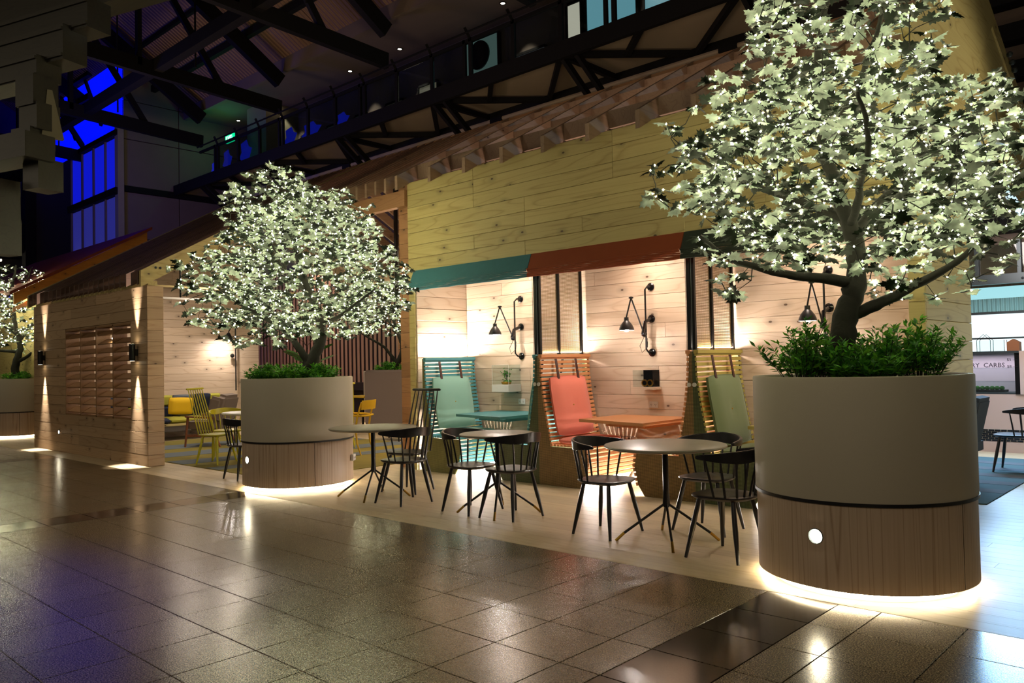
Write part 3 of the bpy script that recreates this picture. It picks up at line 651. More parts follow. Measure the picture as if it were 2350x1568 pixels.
# ================================================================== TIMBER PAVILIONS
def build_pavilion():
    # ---- left house (front wall with louvred opening)
    fw = thing('wall_front', 'plank front wall of the left timber house with a louvred opening', 'wall', (-15,5.08,0), kind='structure')
    X0, X1, HZ = -17.52, -12.27, 2.74
    ox0, ox1, oz0, oz1 = -15.77, -12.86, .68, 2.21
    for q in ((X0,ox0,0,HZ),(ox1,X1,0,HZ),(ox0,ox1,0,oz0),(ox0,ox1,oz1,HZ)):
        obj('wall_core', MB().box(q[0],q[1],5.10,5.31,q[2],q[3]), 'pineLH', fw)
    plank_wall(fw, 'pineLH', 'y', 5.08, 5.10, X0, X1, 0, HZ, .17, 2.4, holes=((ox0,ox1,oz0,oz1),), seed=1)
    plank_wall(fw, 'pineIn', 'y', 5.31, 5.33, X0, X1, 0, HZ, .17, 2.4, holes=((ox0,ox1,oz0,oz1),), seed=2)
    plank_wall(fw, 'pineLHY', 'x', X1, X1+.03, 5.08, 5.33, 0, HZ, .17, 9, seed=3)
    lv = thing('louvre_screen', 'timber egg-crate louvre screen set in the left house wall', 'louvre', ((ox0+ox1)/2,5.2,oz0))
    for i in range(5):
        x = ox0+(ox1-ox0)*i/4
        obj('divider', MB().box(x-.016,x+.016,5.085,5.31,oz0,oz1), 'louvre', lv)
    obj('frame', MB().box(ox0,ox1,5.085,5.31,oz1-.03,oz1), 'louvre', lv)
    obj('frame', MB().box(ox0,ox1,5.085,5.31,oz0,oz0+.03), 'louvre', lv)
    for i in range(4):
        a = ox0+(ox1-ox0)*i/4+.018; b = ox0+(ox1-ox0)*(i+1)/4-.018
        for r in range(10):
            z = oz0+.10+r*.146
            obj('slat', MB().bar((a,5.19,z),(b,5.19,z),.17,.020,(0,-.5,.866)), 'louvre', lv)
    # far gable end wall of left house
    we = thing('wall_end', 'pale pine planked end wall behind the patchwork sofa', 'wall', (-17.4,7.5,0), kind='structure')
    obj('wall_core', MB().prism([(5.33,0),(9.78,0),(9.78,roofz(2*RY-9.78)-.25),(RY,RZ-.25),(5.33,roofz(5.33)-.25)],-17.52,-17.32,'x'), 'pineInY', we)
    def top(z): return 9.78
    n = 30
    for r in range(29):
        z0 = r*.17; z1 = z0+.17
        ys = 5.33 if z1 < roofz(5.33)-.25 else 5.33+(z1-(roofz(5.33)-.25))/SL
        if ys > 9.2: break
        c = [ys, min(9.78, ys+1.2+1.1*((r*37) % 5)/5), 9.78]
        for a, b in zip(c, c[1:]):
            if b-a > .05: piece('plank','pineInY',we,-17.32,-17.30,a+.001,b-.001,z0+.0015,z1-.0015)
    # ---- roof: rafters, ridge, barge boards
    rf = thing('pavilion_roof', 'long open timber roof of closely set rafters joining both pavilions', 'roof', (-10,7,4))
    # dense rafters over the left house
    def rafter(x, ye, w=.045, h=.2, name='rafter', mat='rafter'):
        # vertical end cut: parallelogram section in the YZ plane
        ze = roofz(ye)
        obj(name, MB().prism([(ye,ze-h),(RY,RZ-h),(RY,RZ),(ye,ze)],x-w/2,x+w/2,'x'), mat, rf)
    x = -17.45
    while x < -12.30: rafter(x, 4.98, mat='rafterdark'); x += .2225
    x = -12.20
    while x < -8.75: rafter(x, 6.98, mat='rafterdark' if x < -10.4 else 'rafter'); x += .2225
    k = 0
    for x in (-8.62,-7.93,-7.27,-6.61,-5.95,-5.30,-4.64,-3.98,-3.32,-2.66): rafter(x, 6.98, .055)
    # battens between the wide rafters: short boards spanning the bays behind the tails
    xs = (-8.62,-7.93,-7.27,-6.61,-5.95,-5.30,-4.64,-3.98,-3.32,-2.66,-2.1)
    for a, b in zip(xs, xs[1:]):
        y = 7.35; z = roofz(y)
        obj('blocking', MB().box(a+.028,b-.028,y,y+.045,z-.2,z), 'rafter', rf)
        for y in (7.9,8.5,9.1):
            z = roofz(y); obj('blocking', MB().box(a+.028,b-.028,y,y+.045,z-.19,z-.02), 'rafter', rf)
    obj('ridge_beam', MB().box(-17.5,-2.0,RY-.03,RY+.03,RZ-.32,RZ-.02), 'orangewood', rf)
    obj('eave_beam', MB().box(-12.2,-8.64,7.14,7.24,3.68,3.90), 'orangewood', rf)
    obj('eave_beam', MB().box(-17.5,-12.3,5.12,5.26,2.74,2.82), 'pineX', rf)
    # rear slope rafters
    x = -17.4
    while x < -2.1:
        obj('rear_rafter', MB().prism([(RY,RZ-.2),(12.6,RZ-.2-SL*3.3),(12.6,RZ-SL*3.3),(RY,RZ)],x-.022,x+.022,'x'), 'rafter', rf); x += .445
    # barge boards on the gable end of the left house
    obj('barge_board', MB().prism([(4.98,roofz(4.98)-.24),(RY,RZ-.24),(RY,RZ+.01),(4.98,roofz(4.98)+.01)],-12.27,-12.21,'x'), 'pineY', rf)
    obj('barge_board', MB().prism([(4.98,roofz(4.98)-.24),(RY,RZ-.24),(RY,RZ+.01),(4.98,roofz(4.98)+.01)],-17.56,-17.50,'x'), 'pineY', rf)
    for y, dz in ((5.2,-.06),(5.27,-.10)): obj('bolt', MB().sphere((-12.2,y,roofz(y)+dz),.02,8,5), 'steel', rf)
    obj('tie_rod', MB().tube([(-10.15,8.2,2.6),(-10.15,8.2,roofz(8.2)-.2)],.035,8), 'blackmetal', rf)
    # ---- main pavilion front: fascia wall
    ff = thing('wall_front', 'knotty pine plank fascia of the larger pavilion above the booths', 'wall', (-5,7.2,2.75), kind='structure')
    obj('wall_core', MB().box(-8.62,-2.0,7.21,7.33,2.76,3.92), 'pineX', ff)
    plank_wall(ff, 'pineX', 'y', 7.19, 7.21, -8.64, -1.98, 2.75, 4.0, .172, 2.2, seed=11)
    p = thing('wall_end', 'narrow timber end jamb at the left edge of the booths', 'wall', (-8.6,7.2,0), kind='structure')
    plank_wall(p, 'pineX', 'y', 7.19, 7.215, -8.64, -8.52, 0, 2.75, .3, 9, seed=12)
    obj('wall_core', MB().box(-8.62,-8.52,7.215,8.2,0,3.9), 'pineInY', p)
    plank_wall(p, 'pineInY', 'x', -8.52, -8.50, 7.215, 8.17, 0, 2.75, .17, 9, seed=13)
    q = thing('wall_end', 'reddish timber pier behind the left edge of the facade', 'wall', (-8.8,7.3,0), kind='structure')
    plank_wall(q, 'orangewood', 'y', 7.27, 7.31, -8.93, -8.63, 0, 4.02, .21, 9, seed=14)  # orange of the inner light is put into the timber colour
    obj('pier_core', MB().box(-8.93,-8.63,7.31,7.7,0,4.02), 'orangewood', q)
    # back wall of the booths
    bw = thing('wall_back', 'knotty pale pine back wall of the three booths', 'wall', (-5,8.17,0), kind='structure')
    plank_wall(bw, 'pineIn', 'y', 8.17, 8.19, -8.5, -2.05, 0, 2.75, .172, 2.05, seed=21)
    obj('wall_core', MB().box(-8.5,-2.05,8.19,8.3,0,2.95), 'pineIn', bw)
    cn = obj('ceiling', MB().box(-8.5,-2.05,7.33,8.17,2.75,2.8), 'pineIn'); cn['kind'] = 'structure'; cn['label'] = 'pine boarded ceiling over the booths'; cn['category'] = 'ceiling'
    # right gable end
    rw = thing('wall_end', 'right end pier and gable of the larger pavilion', 'wall', (-2,7.9,0), kind='structure')
    obj('pier_core', MB().box(-2.1,-2.02,7.19,8.63,0,4.0), 'pineX', rw)
    plank_wall(rw, 'pineY', 'x', -2.02, -1.99, 7.2, 8.63, 0, 4.0, .172, 9, seed=31)
    plank_wall(rw, 'pineX', 'y', 7.165, 7.19, -2.12, -1.99, 0, 2.75, .172, 9, seed=32)
    obj('gable_board', MB().prism([(7.0,3.9),(8.63,3.9),(9.9,5.0),(11.9,4.1),(11.9,4.25),(9.75,5.27),(9.3,5.4),(7.0,4.1)],-2.06,-1.98,'x'), 'pineY', rw)
    obj('gable_board', MB().prism([(8.0,3.9),(12.6,2.9),(12.6,3.95),(9.65,5.3)],-2.10,-2.0,'x'), 'pineY', rw)
    obj('gable_top_beam', MB().prism([(6.9,4.06),(9.5,5.42),(9.5,5.56),(6.9,4.2)],-2.12,-1.94,'x'), 'pineY', rw)
    for i in range(3): obj('bolt', MB().sphere((-1.95,10.55+i*.12,4.86-i*.06),.035,8,5), 'steel', rw)
build_pavilion()

# inner lights of the pavilions
lamp('pavilion_cove_lamp', 'AREA', (-5.2, 7.75, 2.95), 30, (1.0, .70, .56), .3, rot=(PI, 0, 0), sy=5.5)
SC.objects['pavilion_cove_lamp'].rotation_euler = (PI, 0, PI/2)
for x in (-15.6,-13.6): lamp('left_house_lamp', 'AREA', (x, 7.2, 3.25), 42, (1.0,.84,.68), .5, rot=(0,0,0))
lamp('between_houses_lamp', 'AREA', (-10.6, 9.4, 3.4), 60, (1.0,.80,.55), .8, rot=(0,0,0))
lamp('between_houses_uplight', 'POINT', (-10.3, 8.9, 2.4), 130, (1.0,.62,.38), .15)

def build_pavilion_left():
    pv = thing('far_pavilion', 'orange lit timber pavilion roof beyond the left house', 'roof', (-20,6,3.3))
    X = -19.95
    def z(y): return 3.18+.57*(y-5.55)
    obj('barge_board', MB().prism([(5.4,z(5.4)-.13),(8.3,z(8.3)-.13),(8.3,z(8.3)+.12),(5.4,z(5.4)+.12)],X-.05,X,'x'), 'amberwood', pv)
    obj('roof_sheet', MB().prism([(5.3,z(5.3)+.13),(8.4,z(8.4)+.13),(8.4,z(8.4)+.2),(5.3,z(5.3)+.2)],X-9,X+.06,'x'), 'redroof', pv)
    obj('lower_board', MB().prism([(5.4,z(5.4)-.30),(7.0,z(7.0)-.30),(7.0,z(7.0)-.2),(5.4,z(5.4)-.2)],X-.12,X-.06,'x'), 'orangewood', pv)
    obj('light_strip', MB().prism([(5.6,z(5.6)-.18),(8.2,z(8.2)-.18),(8.2,z(8.2)-.14),(5.6,z(5.6)-.14)],X-.06,X+.0,'x'), 'amberled', pv)
    for i in range(16):
        y = 6.9+i*.085; obj('rafter_end', MB().box(X-.03,X+.015,y,y+.03,z(y)-.2,z(y)-.14), 'amberwood', pv)
    obj('front_wall', MB().box(X-6,X-.1,5.9,6.1,0,z(5.9)-.2), 'pineX', pv)
    obj('glow_band', MB().box(-26,-21.6,7.4,7.45,1.75,1.95), 'pinkled', pv)
build_pavilion_left()

# ================================================================== BOOTHS
PROF = [(0.045,1.50),(0.055,1.28),(0.085,1.04),(0.14,0.747),(0.20,0.475),(0.72,0.475),(0.745,0.31),(0.70,0.115),(0.702,0.12)]
def along(path, step):
    out = []; rem = 0.0
    for (x0,z0),(x1,z1) in zip(path, path[1:]):
        Ls = math.hypot(x1-x0, z1-z0); d = rem
        while d < Ls:
            t = d/Ls; out.append((x0+(x1-x0)*t, z0+(z1-z0)*t, (x1-x0)/Ls, (z1-z0)/Ls)); d += step
        rem = d-Ls
    return out
def booth(xc, s, slat, panel, label, y0=7.19, y1=8.15):
    """s = +1: the seat looks along +X, s = -1: along -X"""
    t = thing('booth_bench', label, 'bench', (xc,7.19,0), group='slatted booth benches')
    poly = [(xc, 0)] + [(xc+s*(x-.012), z) for x, z in reversed(PROF[:4]+[(0.20,0.45),(0.70,0.45)]+PROF[6:])]
    poly = [(xc,0.0),(xc+s*.612,0.0)] + [(xc+s*x, z) for x, z in ((.69,.115),(.73,.31),(.705,.455),(.185,.455),(.127,.747),(.072,1.04),(.042,1.28),(.032,1.53))] + [(xc,1.53)]
    obj('side_panel', MB().prism(poly, y0+.005, y0+.03), panel, t)
    obj('side_panel', MB().prism(poly, y1-.03, y1), panel, t)
    a = PROF[:5]; 
    for part in (PROF[:5], PROF[4:6], PROF[5:]):
        for x, z, dx, dz in along(part, .051):
            nx, nz = (-dz, dx) if part is PROF[4:6] else (-dz, dx)
            me_key = ('slat', slat)
            if me_key not in UNIT:
                me = MB().cbox(-.012,.012,0,y1-y0,-.0175,.0175,.003).mesh('slat'); me.materials.append(M[slat]); UNIT[me_key] = me
            o = bpy.data.objects.new('slat', UNIT[me_key]); COL.objects.link(o); o.parent = t
            o.location = (s*x, -.004, z); o.rotation_euler = (0, s*math.atan2(dx, dz), 0)
    obj('top_board', MB().cbox(xc+s*.01-.012, xc+s*.01+s*.0+.012+s*.0, y0+.03, y1, 1.44, 1.53, .003) if False else MB().cbox(min(xc+s*.02,xc+s*.075), max(xc+s*.02,xc+s*.075), y0, y1, 1.505, 1.545, .004), slat, t)
    obj('light_strip', MB().box(min(xc+s*.008,xc+s*.02), max(xc+s*.008,xc+s*.02), y0+.12, y1-.05, 1.49, 1.5), 'ledw', t)
    obj('floor_light_strip', MB().box(min(xc+s*.52,xc+s*.54), max(xc+s*.52,xc+s*.54), y0+.08, y1-.05, .03, .09), 'ledlow', t)
    # rivets of the side panel along the base
    return t
UX = (-8.385, -6.29, -4.20, -2.11)
booth(UX[0], 1, 'teal', 'meshteal', 'teal slatted booth bench against the left jamb wall')
booth(UX[1], -1, 'teal', 'meshgreen', 'teal slatted booth bench seen from behind, back to back with the orange bench')
booth(UX[1], 1, 'orange', 'meshbrown', 'orange slatted booth bench with the coral cushion')
booth(UX[2], -1, 'orange', 'meshbrown', 'orange slatted booth bench behind the front round table')
booth(UX[2], 1, 'mustard', 'meshgreen', 'mustard slatted booth bench with the moss green cushion')
booth(UX[3], -1, 'mustard', 'meshbrown', 'mustard slatted booth bench hidden by the big planter')

def pillow(wd, ht, th, n=12, tuft=True):
    """cushion in local axes: U = x (width), V = z (height), thickness along y"""
    mb = MB(); idx = {}
    vs = []; fs = []
    def T(u, v):
        e = min(1-abs(u), 1-abs(v)); q = (max(0, min(1, e/0.34)))**0.55
        t = th/2*(0.22+0.78*q)
        if tuft: r = math.hypot(u*wd/2, v*ht/2); t *= 1-0.42*math.exp(-(r/0.045)**2)
        return t
    for side in (-1, 1):
        for i in range(n+1):
            for j in range(n+1):
                u = -1+2*i/n; v = -1+2*j/n; k = 1-0.055*(abs(u*v))**3
                vs.append((u*wd/2*k, side*T(u,v), v*ht/2*k))
    m = (n+1)**2
    for i in range(n):
        for j in range(n):
            a = i*(n+1)+j; b = a+1; c = a+n+2; d = a+n+1
            fs.append((a,d,c,b)); fs.append((m+a,m+b,m+c,m+d))
    ring = [i*(n+1) for i in range(n+1)] + [n*(n+1)+j for j in range(1,n+1)] + [i*(n+1)+n for i in range(n-1,-1,-1)] + [j for j in range(n-1,0,-1)]
    for a, b in zip(ring, ring[1:]+ring[:1]): fs.append((a,b,m+b,m+a))
    return mb.add(vs, fs), [vs[q] for q in ring]
def booth_cushion(xc, s, mat, name_lab, seat_lab, grp):
    mb, ring = pillow(.70,.72,.115)
    t = thing('back_cushion', name_lab, 'cushion', (xc+s*.178,7.61,.925), group=grp, local=True)
    ang = math.atan2(.12,.66)
    o = obj('pad', mb, mat, t, smooth=True)
    rot = Matrix.Rotation(s*PI/2, 4, 'Z')
    e = obj('piping', MB().tube(ring+ring[:1], .006, 5, cap=False), mat, t, smooth=True)
    b = obj('button', MB().sphere((0,-.036,0),.009,8,5), 'brass', t); b['label'] = 'small brass tuft button'
    for x in (-.19,.19): obj('strap', MB().box(x-.019,x+.019,-.03,-.022,.30,.57), 'brownleather', t)['label'] = 'dark brown leather strap'
    for st_ in [c_ for c_ in t.children if c_.name.startswith('strap')]: obj('stud', MB().sphere((sum(v.co.x for v in st_.data.vertices)/8,-.034,.43),.007,6,4), 'brass', st_)
    
    t.rotation_euler = Matrix.Rotation(s*PI/2,3,'Z').to_4x4().to_euler()
    t.rotation_mode = 'XYZ'
    t.matrix_world = Matrix.Translation(t.location) @ Matrix.Rotation(s*-ang,4,'Y') @ Matrix.Rotation(s*PI/2,4,'Z')
    mb, ring = pillow(.70,.44,.08)
    q = thing('seat_cushion', seat_lab, 'cushion', (xc+s*.45,7.61,.522), group=grp, local=True)
    obj('pad', mb, mat, q, smooth=True); obj('piping', MB().tube(ring+ring[:1], .006, 5, cap=False), mat, q, smooth=True)
    obj('strap', MB().box(.10,.13,-.006,.006,-.30,-.2), 'brownleather', q)
    q.matrix_world = Matrix.Translation(q.location) @ Matrix.Rotation(s*PI/2,4,'Z') @ Matrix.Rotation(PI/2,4,'X')
    return t
booth_cushion(UX[0], 1, 'mint', 'pale teal back cushion strapped to the left teal bench', 'pale teal seat cushion on the left teal bench', 'booth cushions')
booth_cushion(UX[1], -1, 'mint', 'pale teal back cushion hidden on the right hand teal bench', 'pale teal seat cushion on the right hand teal bench', 'booth cushions')
booth_cushion(UX[1], 1, 'coral', 'coral pink back cushion with one central button', 'coral pink seat cushion below the coral back cushion', 'booth cushions')
booth_cushion(UX[2], 1, 'moss', 'moss green back cushion strapped to the mustard bench', 'moss green seat cushion on the mustard bench', 'booth cushions')

# screens above the two free dividers
def screen(xc, label):
    t = thing('mesh_screen', label, 'screen', (xc,7.6,1.55))
    obj('frame_post', MB().box(xc-.06,xc-.02,7.22,7.26,1.54,2.76), 'blackmetal', t)
    obj('frame_post', MB().box(xc-.0,xc+.035,7.57,7.60,1.54,2.76), 'blackmetal', t)
    obj('frame_post', MB().box(xc-.0,xc+.035,8.02,8.05,1.54,2.76), 'blackmetal', t)
    obj('frame_post', MB().box(xc-.015,xc+.02,7.24,7.27,1.54,2.76), 'blackmetal', t)
    mb = MB(); z = 1.56; xx = xc+.01
    while z < 2.74: mb.box(xx-.002,xx+.002,7.26,8.02,z,z+.0055); z += .0165
    y = 7.27
    while y < 8.02: mb.box(xx-.002,xx+.002,y,y+.003,1.56,2.74); y += .0165
    obj('wire_mesh', mb, 'brasswire', t, kind='stuff')
    for dx in (-.035,.03): obj('hanging_cable', MB().tube([(xc+dx-.02,7.2,1.2),(xc+dx-.02,7.2,2.6)],.003,5), 'steel', t)
    for dx in (-.03,.03): obj('cable_disc', MB().lathe([(0,0),(.022,0),(.022,.012),(0,.012)],14), 'white', t, at=Matrix.Translation((dx,7.185-7.6,1.19-1.55)) @ Matrix.Rotation(PI/2,4,'X'))
screen(UX[1], 'golden wire mesh screen between the teal and coral booths')
screen(UX[2], 'golden wire mesh screen above the mustard bench')
lamp('divider_strip_lamp','AREA',(UX[0]-.06,7.7,1.56),60,(1.0,.86,.76),.04,rot=(PI,0,0),sy=.8)
lamp('divider_strip_lamp','AREA',(UX[1],7.7,1.565),46,(1.0,.86,.76),.03,rot=(PI,0,0),sy=.8)
lamp('divider_strip_lamp','AREA',(UX[2],7.7,1.565),46,(1.0,.86,.76),.03,rot=(PI,0,0),sy=.8)

for x in (-7.34,-5.25,-3.16): lamp('booth_downlight','AREA',(x,7.72,2.74),14,(1.0,.80,.66),.3,rot=(0,0,0))  # added fill under the booth ceiling to brighten the back walls
# roman blinds
def blind(x0, x1, mat, label):
    t = thing('roman_blind', label, 'blind', ((x0+x1)/2,7.1,2.45), group='canvas blinds over the booths')
    obj('canvas', MB().prism([(7.165,2.752),(7.185,2.752),(7.105,2.565),(7.085,2.565)],x0+.004,x1-.004,'x'), mat, t)
    for i in range(6):
        z = 2.562-i*.0175; y = 7.072+i*.003; n = 14; pts = []
        for k in range(n+1):
            x = x0+.004+(x1-x0-.008)*k/n; pts.append((x, y+.010*math.sin(k*1.7+i), z+.003*math.sin(k*2.3+i*1.3)))
        obj('fold', MB().tube(pts, .0098, 7), mat, t, smooth=True)
blind(-8.50,-6.32,'tealdark','teal canvas blind over the left booth')
blind(-6.32,-4.235,'orangecanvas','rust orange canvas blind over the middle booth')
blind(-4.235,-2.12,'greencanvas','dark green canvas blind over the right booth')

# booth tables
def booth_table(xm, mat, label, under):
    t = thing('booth_table', label, 'table', (xm,7.6,0))
    q = [(xm-.51,7.30),(xm+.50,7.09),(xm+.50,8.165),(xm-.51,8.165)]
    obj('tabletop', MB().prism(q,.752,.785,'z'), mat, t)
    q2 = [(xm-.28,7.50),(xm+.33,7.38),(xm+.33,8.165),(xm-.28,8.165)]
    obj('apron', MB().prism(q2,.70,.752,'z'), mat, t)
booth_table((UX[0]+UX[1])/2+.01,'teal','teal angular table in the left booth','teal')
booth_table((UX[1]+UX[2])/2+.0,'orange','orange angular table in the middle booth','orange')
booth_table((UX[2]+UX[3])/2+.0,'mustard','mustard table in the right booth behind the planter','mustard')

# jointed wall lamps
def wall_lamp(x, zs, label, yw=8.17):
    t = thing('wall_lamp', label, 'lamp', (x,yw,1.95), group='jointed black wall lamps')
    for z in (2.33,1.945,1.54):
        obj('wall_flange', MB().lathe([(0,0),(.048,0),(.048,.012),(.03,.022),(0,.024)],18), 'blackgloss', t, smooth=True, at=Matrix.Translation((0,0,z-1.95)) @ Matrix.Rotation(PI/2,4,'X'))
    yr = yw-.13
    obj('rail', MB().tube([(x,yw-.02,2.33),(x,yw-.08,2.33),(x,yr,2.29),(x,yr,1.58),(x,yw-.08,1.54),(x,yw-.02,1.54)],.011,8), 'blackmetal', t, smooth=True)
    J = Vector((x,yr-.04,zs+.0)); E = Vector((x-.01,yw-.41,zs+.42)); K = Vector((x-.02,yw-.50,zs+.19))
    obj('joint', MB().tube([(x,yw-.02,1.945),(x,yr-.02,1.9),(x,yr-.06,zs+.01)],.022,8), 'blackgloss', t, smooth=True)
    obj('knuckle', MB().sphere(J,.036,12,8), 'blackgloss', t, smooth=True)
    obj('lower_arm', MB().tube([J,E],.009,8), 'blackmetal', t)
    obj('upper_arm', MB().tube([E,K],.009,8), 'blackmetal', t)
    obj('elbow', MB().lathe([(.012,-.012),(.028,-.006),(.028,.006),(.012,.012)],14,tuple(E)), 'blackmetal', t)
    s = obj('shade', MB().lathe([(.026,.12),(.028,.08),(.042,.065),(.068,.03),(.083,-.005),(.088,-.03),(.086,-.03),(.080,-.003),(.064,.027),(.034,.06)],28,(K.x,K.y,K.z-.12)), 'black', t, smooth=True)
    obj('shade_neck', MB().tube([K,(K.x,K.y,K.z-.04)],.02,8), 'blackmetal', t)
    obj('shade_lining', MB().lathe([(.0,.058),(.033,.056),(.062,.025),(.078,-.004),(.084,-.029)],28,(K.x,K.y,K.z-.12)), 'inner', s, smooth=True)
    obj('bulb', MB().sphere((K.x,K.y,K.z-.140),.028,12,8), 'lampbulb', s, smooth=True)
    pts = [(x,yr-.03,zs-.02),(x-.05,yr-.06,zs-.14),(x-.02,yr-.06,zs-.22),(x+.03,yr-.03,zs-.16),(x+.02,yr,zs-.05)]
    obj('cord', MB().tube(pts,.0035,5), 'blackmetal', t)
    obj('cord_switch', MB().tube([(x+.03,yr-.03,zs-.16),(x+.028,yr-.02,zs-.09)],.010,6), 'blackmetal', t)
    return t
wall_lamp(-7.42, 1.79, 'jointed black wall lamp in the left booth beside the terrarium')
wall_lamp(-5.30, 1.76, 'jointed black wall lamp in the middle booth above the mirror box')
wall_lamp(-3.17, 1.76, 'jointed black wall lamp in the right booth behind the tree trunk')

# shelves with boxes, sockets
def socket(x, z, label, y=8.17, g='wall sockets'):
    t = thing('power_socket', label, 'socket', (x,y,z), group=g)
    obj('plate', MB().cbox(x-.062,x+.062,y-.012,y,z-.038,z+.038,.003), 'white', t)
    for dx in (-.03,.03):
        for a in ((dx-.008,.004),(dx+.008,.004),(dx,-.012)): obj('slot', MB().box(x+a[0]-.002,x+a[0]+.002,y-.0135,y-.012,z+a[1]-.006,z+a[1]+.004), 'ink', t)
        obj('rocker', MB().box(x+dx-.008,x+dx+.008,y-.016,y-.012,z+.018,z+.03), 'white', t)
socket(-7.43,.915,'white double socket under the terrarium shelf')
socket(-5.30,.915,'white double socket under the mirror box')
def terrarium():
    x, y, z = -7.60, 8.17, 1.055
    t = thing('terrarium_shelf', 'white wall shelf carrying a clear box', 'shelf', (x,y,z))
    obj('shelf_block', MB().cbox(x-.16,x+.16,y-.26,y,z-.0,z+.10,.003), 'white', t)
    g = obj('clear_box', MB().box(x-.155,x+.155,y-.25,y-.01,z+.101,z+.37), 'glass', t)
    for a, b in (((-.155,-.25),(-.155,-.25)),((.155,-.25),(.155,-.25))): obj('box_edge', MB().box(x+a[0]-.002,x+a[0]+.002,y+a[1]-.002,y+a[1]+.002,z+.1,z+.37), 'white', t)
    obj('box_edge', MB().box(x-.155,x+.155,y-.252,y-.248,z+.368,z+.372), 'white', t)
    p = thing('miniature_tree', 'tiny potted tree inside the clear box', 'plant', (x+.0,y-.13,z+.101))
    obj('pot', MB().lathe([(.06,0),(.075,.03),(.07,.035),(0,.035)],16,(x,y-.13,z+.102)), 'brass', p)
    obj('moss', MB().sphere((x+.02,y-.13,z+.14),.06,10,6,1,1,.4), 'bush2', p)
    obj('stem', MB().tube([(x,y-.13,z+.14),(x+.01,y-.13,z+.2),(x-.005,y-.13,z+.25)],.005,6), 'bark', p)
    mb = MB(); r = random.Random(2)
    for i in range(120):
        c = Vector((x+r.gauss(0,.032),y-.13+r.gauss(0,.03),z+.245+r.gauss(0,.028))); s = .010
        a = Vector((r.uniform(-1,1),r.uniform(-1,1),r.uniform(-1,1))).normalized()*s; b = a.cross(Vector((r.uniform(-1,1),.3,.8))).normalized()*s
        mb.add([c-a,c+b,c+a,c-b],[(0,1,2,3)])
    obj('foliage', mb, 'bush2', p, kind='stuff')
terrarium()
def mirrorbox():
    x, y, z = -5.33, 8.17, 1.13
    t = thing('display_box', 'small clear display box with a mirror back in the middle booth', 'box', (x,y,z))
    obj('tray', MB().box(x-.03,x+.14,y-.14,y,z-.03,z), 'pineIn', t)
    obj('mirror', MB().box(x-.10,x+.12,y-.012,y-.004,z,z+.20), 'blackgloss', t)
    obj('clear_box', MB().box(x-.16,x+.12,y-.15,y-.013,z+.001,z+.20), 'glass', t)
    k = thing('brass_clock', 'small round brass ornament in the mirror box', 'ornament', (x,y-.08,z+.002))
    for dx in (-.04,.035): 
        mt = Matrix.Translation((dx,0,.045)) @ Matrix.Rotation(PI/2,4,'X')
        obj('brass_ring', MB().lathe([(.03,-.008),(.042,-.008),(.042,.008),(.03,.008),(.03,-.008)],18), 'brass', k, at=mt)
        obj('dial', MB().lathe([(0,0),(.03,0)],18), 'blackgloss', k, at=mt)
mirrorbox()

# ================================================================== SCONCES + STEP LIGHTS ON THE LEFT HOUSE
for x, lb in ((-16.87,'black up and down wall light left of the louvres'),(-12.60,'black up and down wall light right of the louvres')):
    t = thing('wall_sconce', lb, 'lamp', (x,5.08,1.72), group='up and down wall lights on the left house')
    obj('body', MB().lathe([(0,-.13),(.045,-.13),(.045,.13),(0,.13)],20,(x,5.00,1.73)), 'blackmetal', t, smooth=True)
    obj('bracket', MB().box(x-.02,x+.02,5.03,5.08,1.68,1.78), 'blackmetal', t)
    for s, e in ((1,480),(-1,600)):
        obj('lens', MB().lathe([(0,0),(.036,0)],16,(x,5.0,1.73+s*.1305)), 'downl', t)
        lamp('sconce_lamp','SPOT',(x,5.0,1.73+s*.14),e,(1.0,.88,.76),.02,aim=(x,5.03,1.73+s*2),spot=34,blend=1.0,parent=t)
t = thing('step_light', 'small round step light low on the left house wall', 'lamp', (-16.1,5.08,.355))
obj('lens', MB().sphere((-16.1,5.075,.355),.03,12,8,1,.3,1), 'steplight', t); obj('bezel', MB().lathe([(.028,0),(.045,0),(.045,.01),(.028,.01)],18), 'steel', t, at=Matrix.Rotation(PI/2,4,'X'))
t = thing('pin_light', 'tiny bright pin light behind the upper right louvres', 'lamp', (-13.75,5.36,1.99))
obj('lens', MB().sphere((-13.75,5.15,1.99),.016,8,6), 'steplight', t); obj('stem', MB().tube([(-13.75,5.17,1.99),(-13.75,5.5,1.99)],.006,6), 'blackmetal', t)

# ================================================================== CHAIRS AND TABLES
def seat_mb(wf=.235, wb=.19, d=.22, z=.455, th=.028):
    pts = []
    n = 28
    for k in range(n):
        a = 2*PI*k/n; c, s = math.cos(a), math.sin(a)
        sx = abs(c)**0.65*(1 if c > 0 else -1); sy = abs(s)**0.65*(1 if s > 0 else -1)
        w_ = wb+(wf-wb)*(sx+1)/2; pts.append((sx*d, sy*w_))
    mb = MB(); vs = []; fs = []
    rings = ((0.0,z-.004),(0.6,z-.006),(.93,z+.004),(1.0,z),(1.0,z-.010),(.90,z-th))
    vs.append((0,0,z-.008))
    for r, zz in rings[1:]:
        for x, y in pts: vs.append((x*r, y*r, zz))
    for k in range(n): fs.append((0, 1+k, 1+(k+1) % n))
    for i in range(len(rings)-2):
        for k in range(n): fs.append((1+i*n+k, 1+(i+1)*n+k, 1+(i+1)*n+(k+1) % n, 1+i*n+(k+1) % n))
    fs.append(tuple(1+(len(rings)-2)*n+k for k in range(n-1,-1,-1)))
    return mb.add(vs, fs)
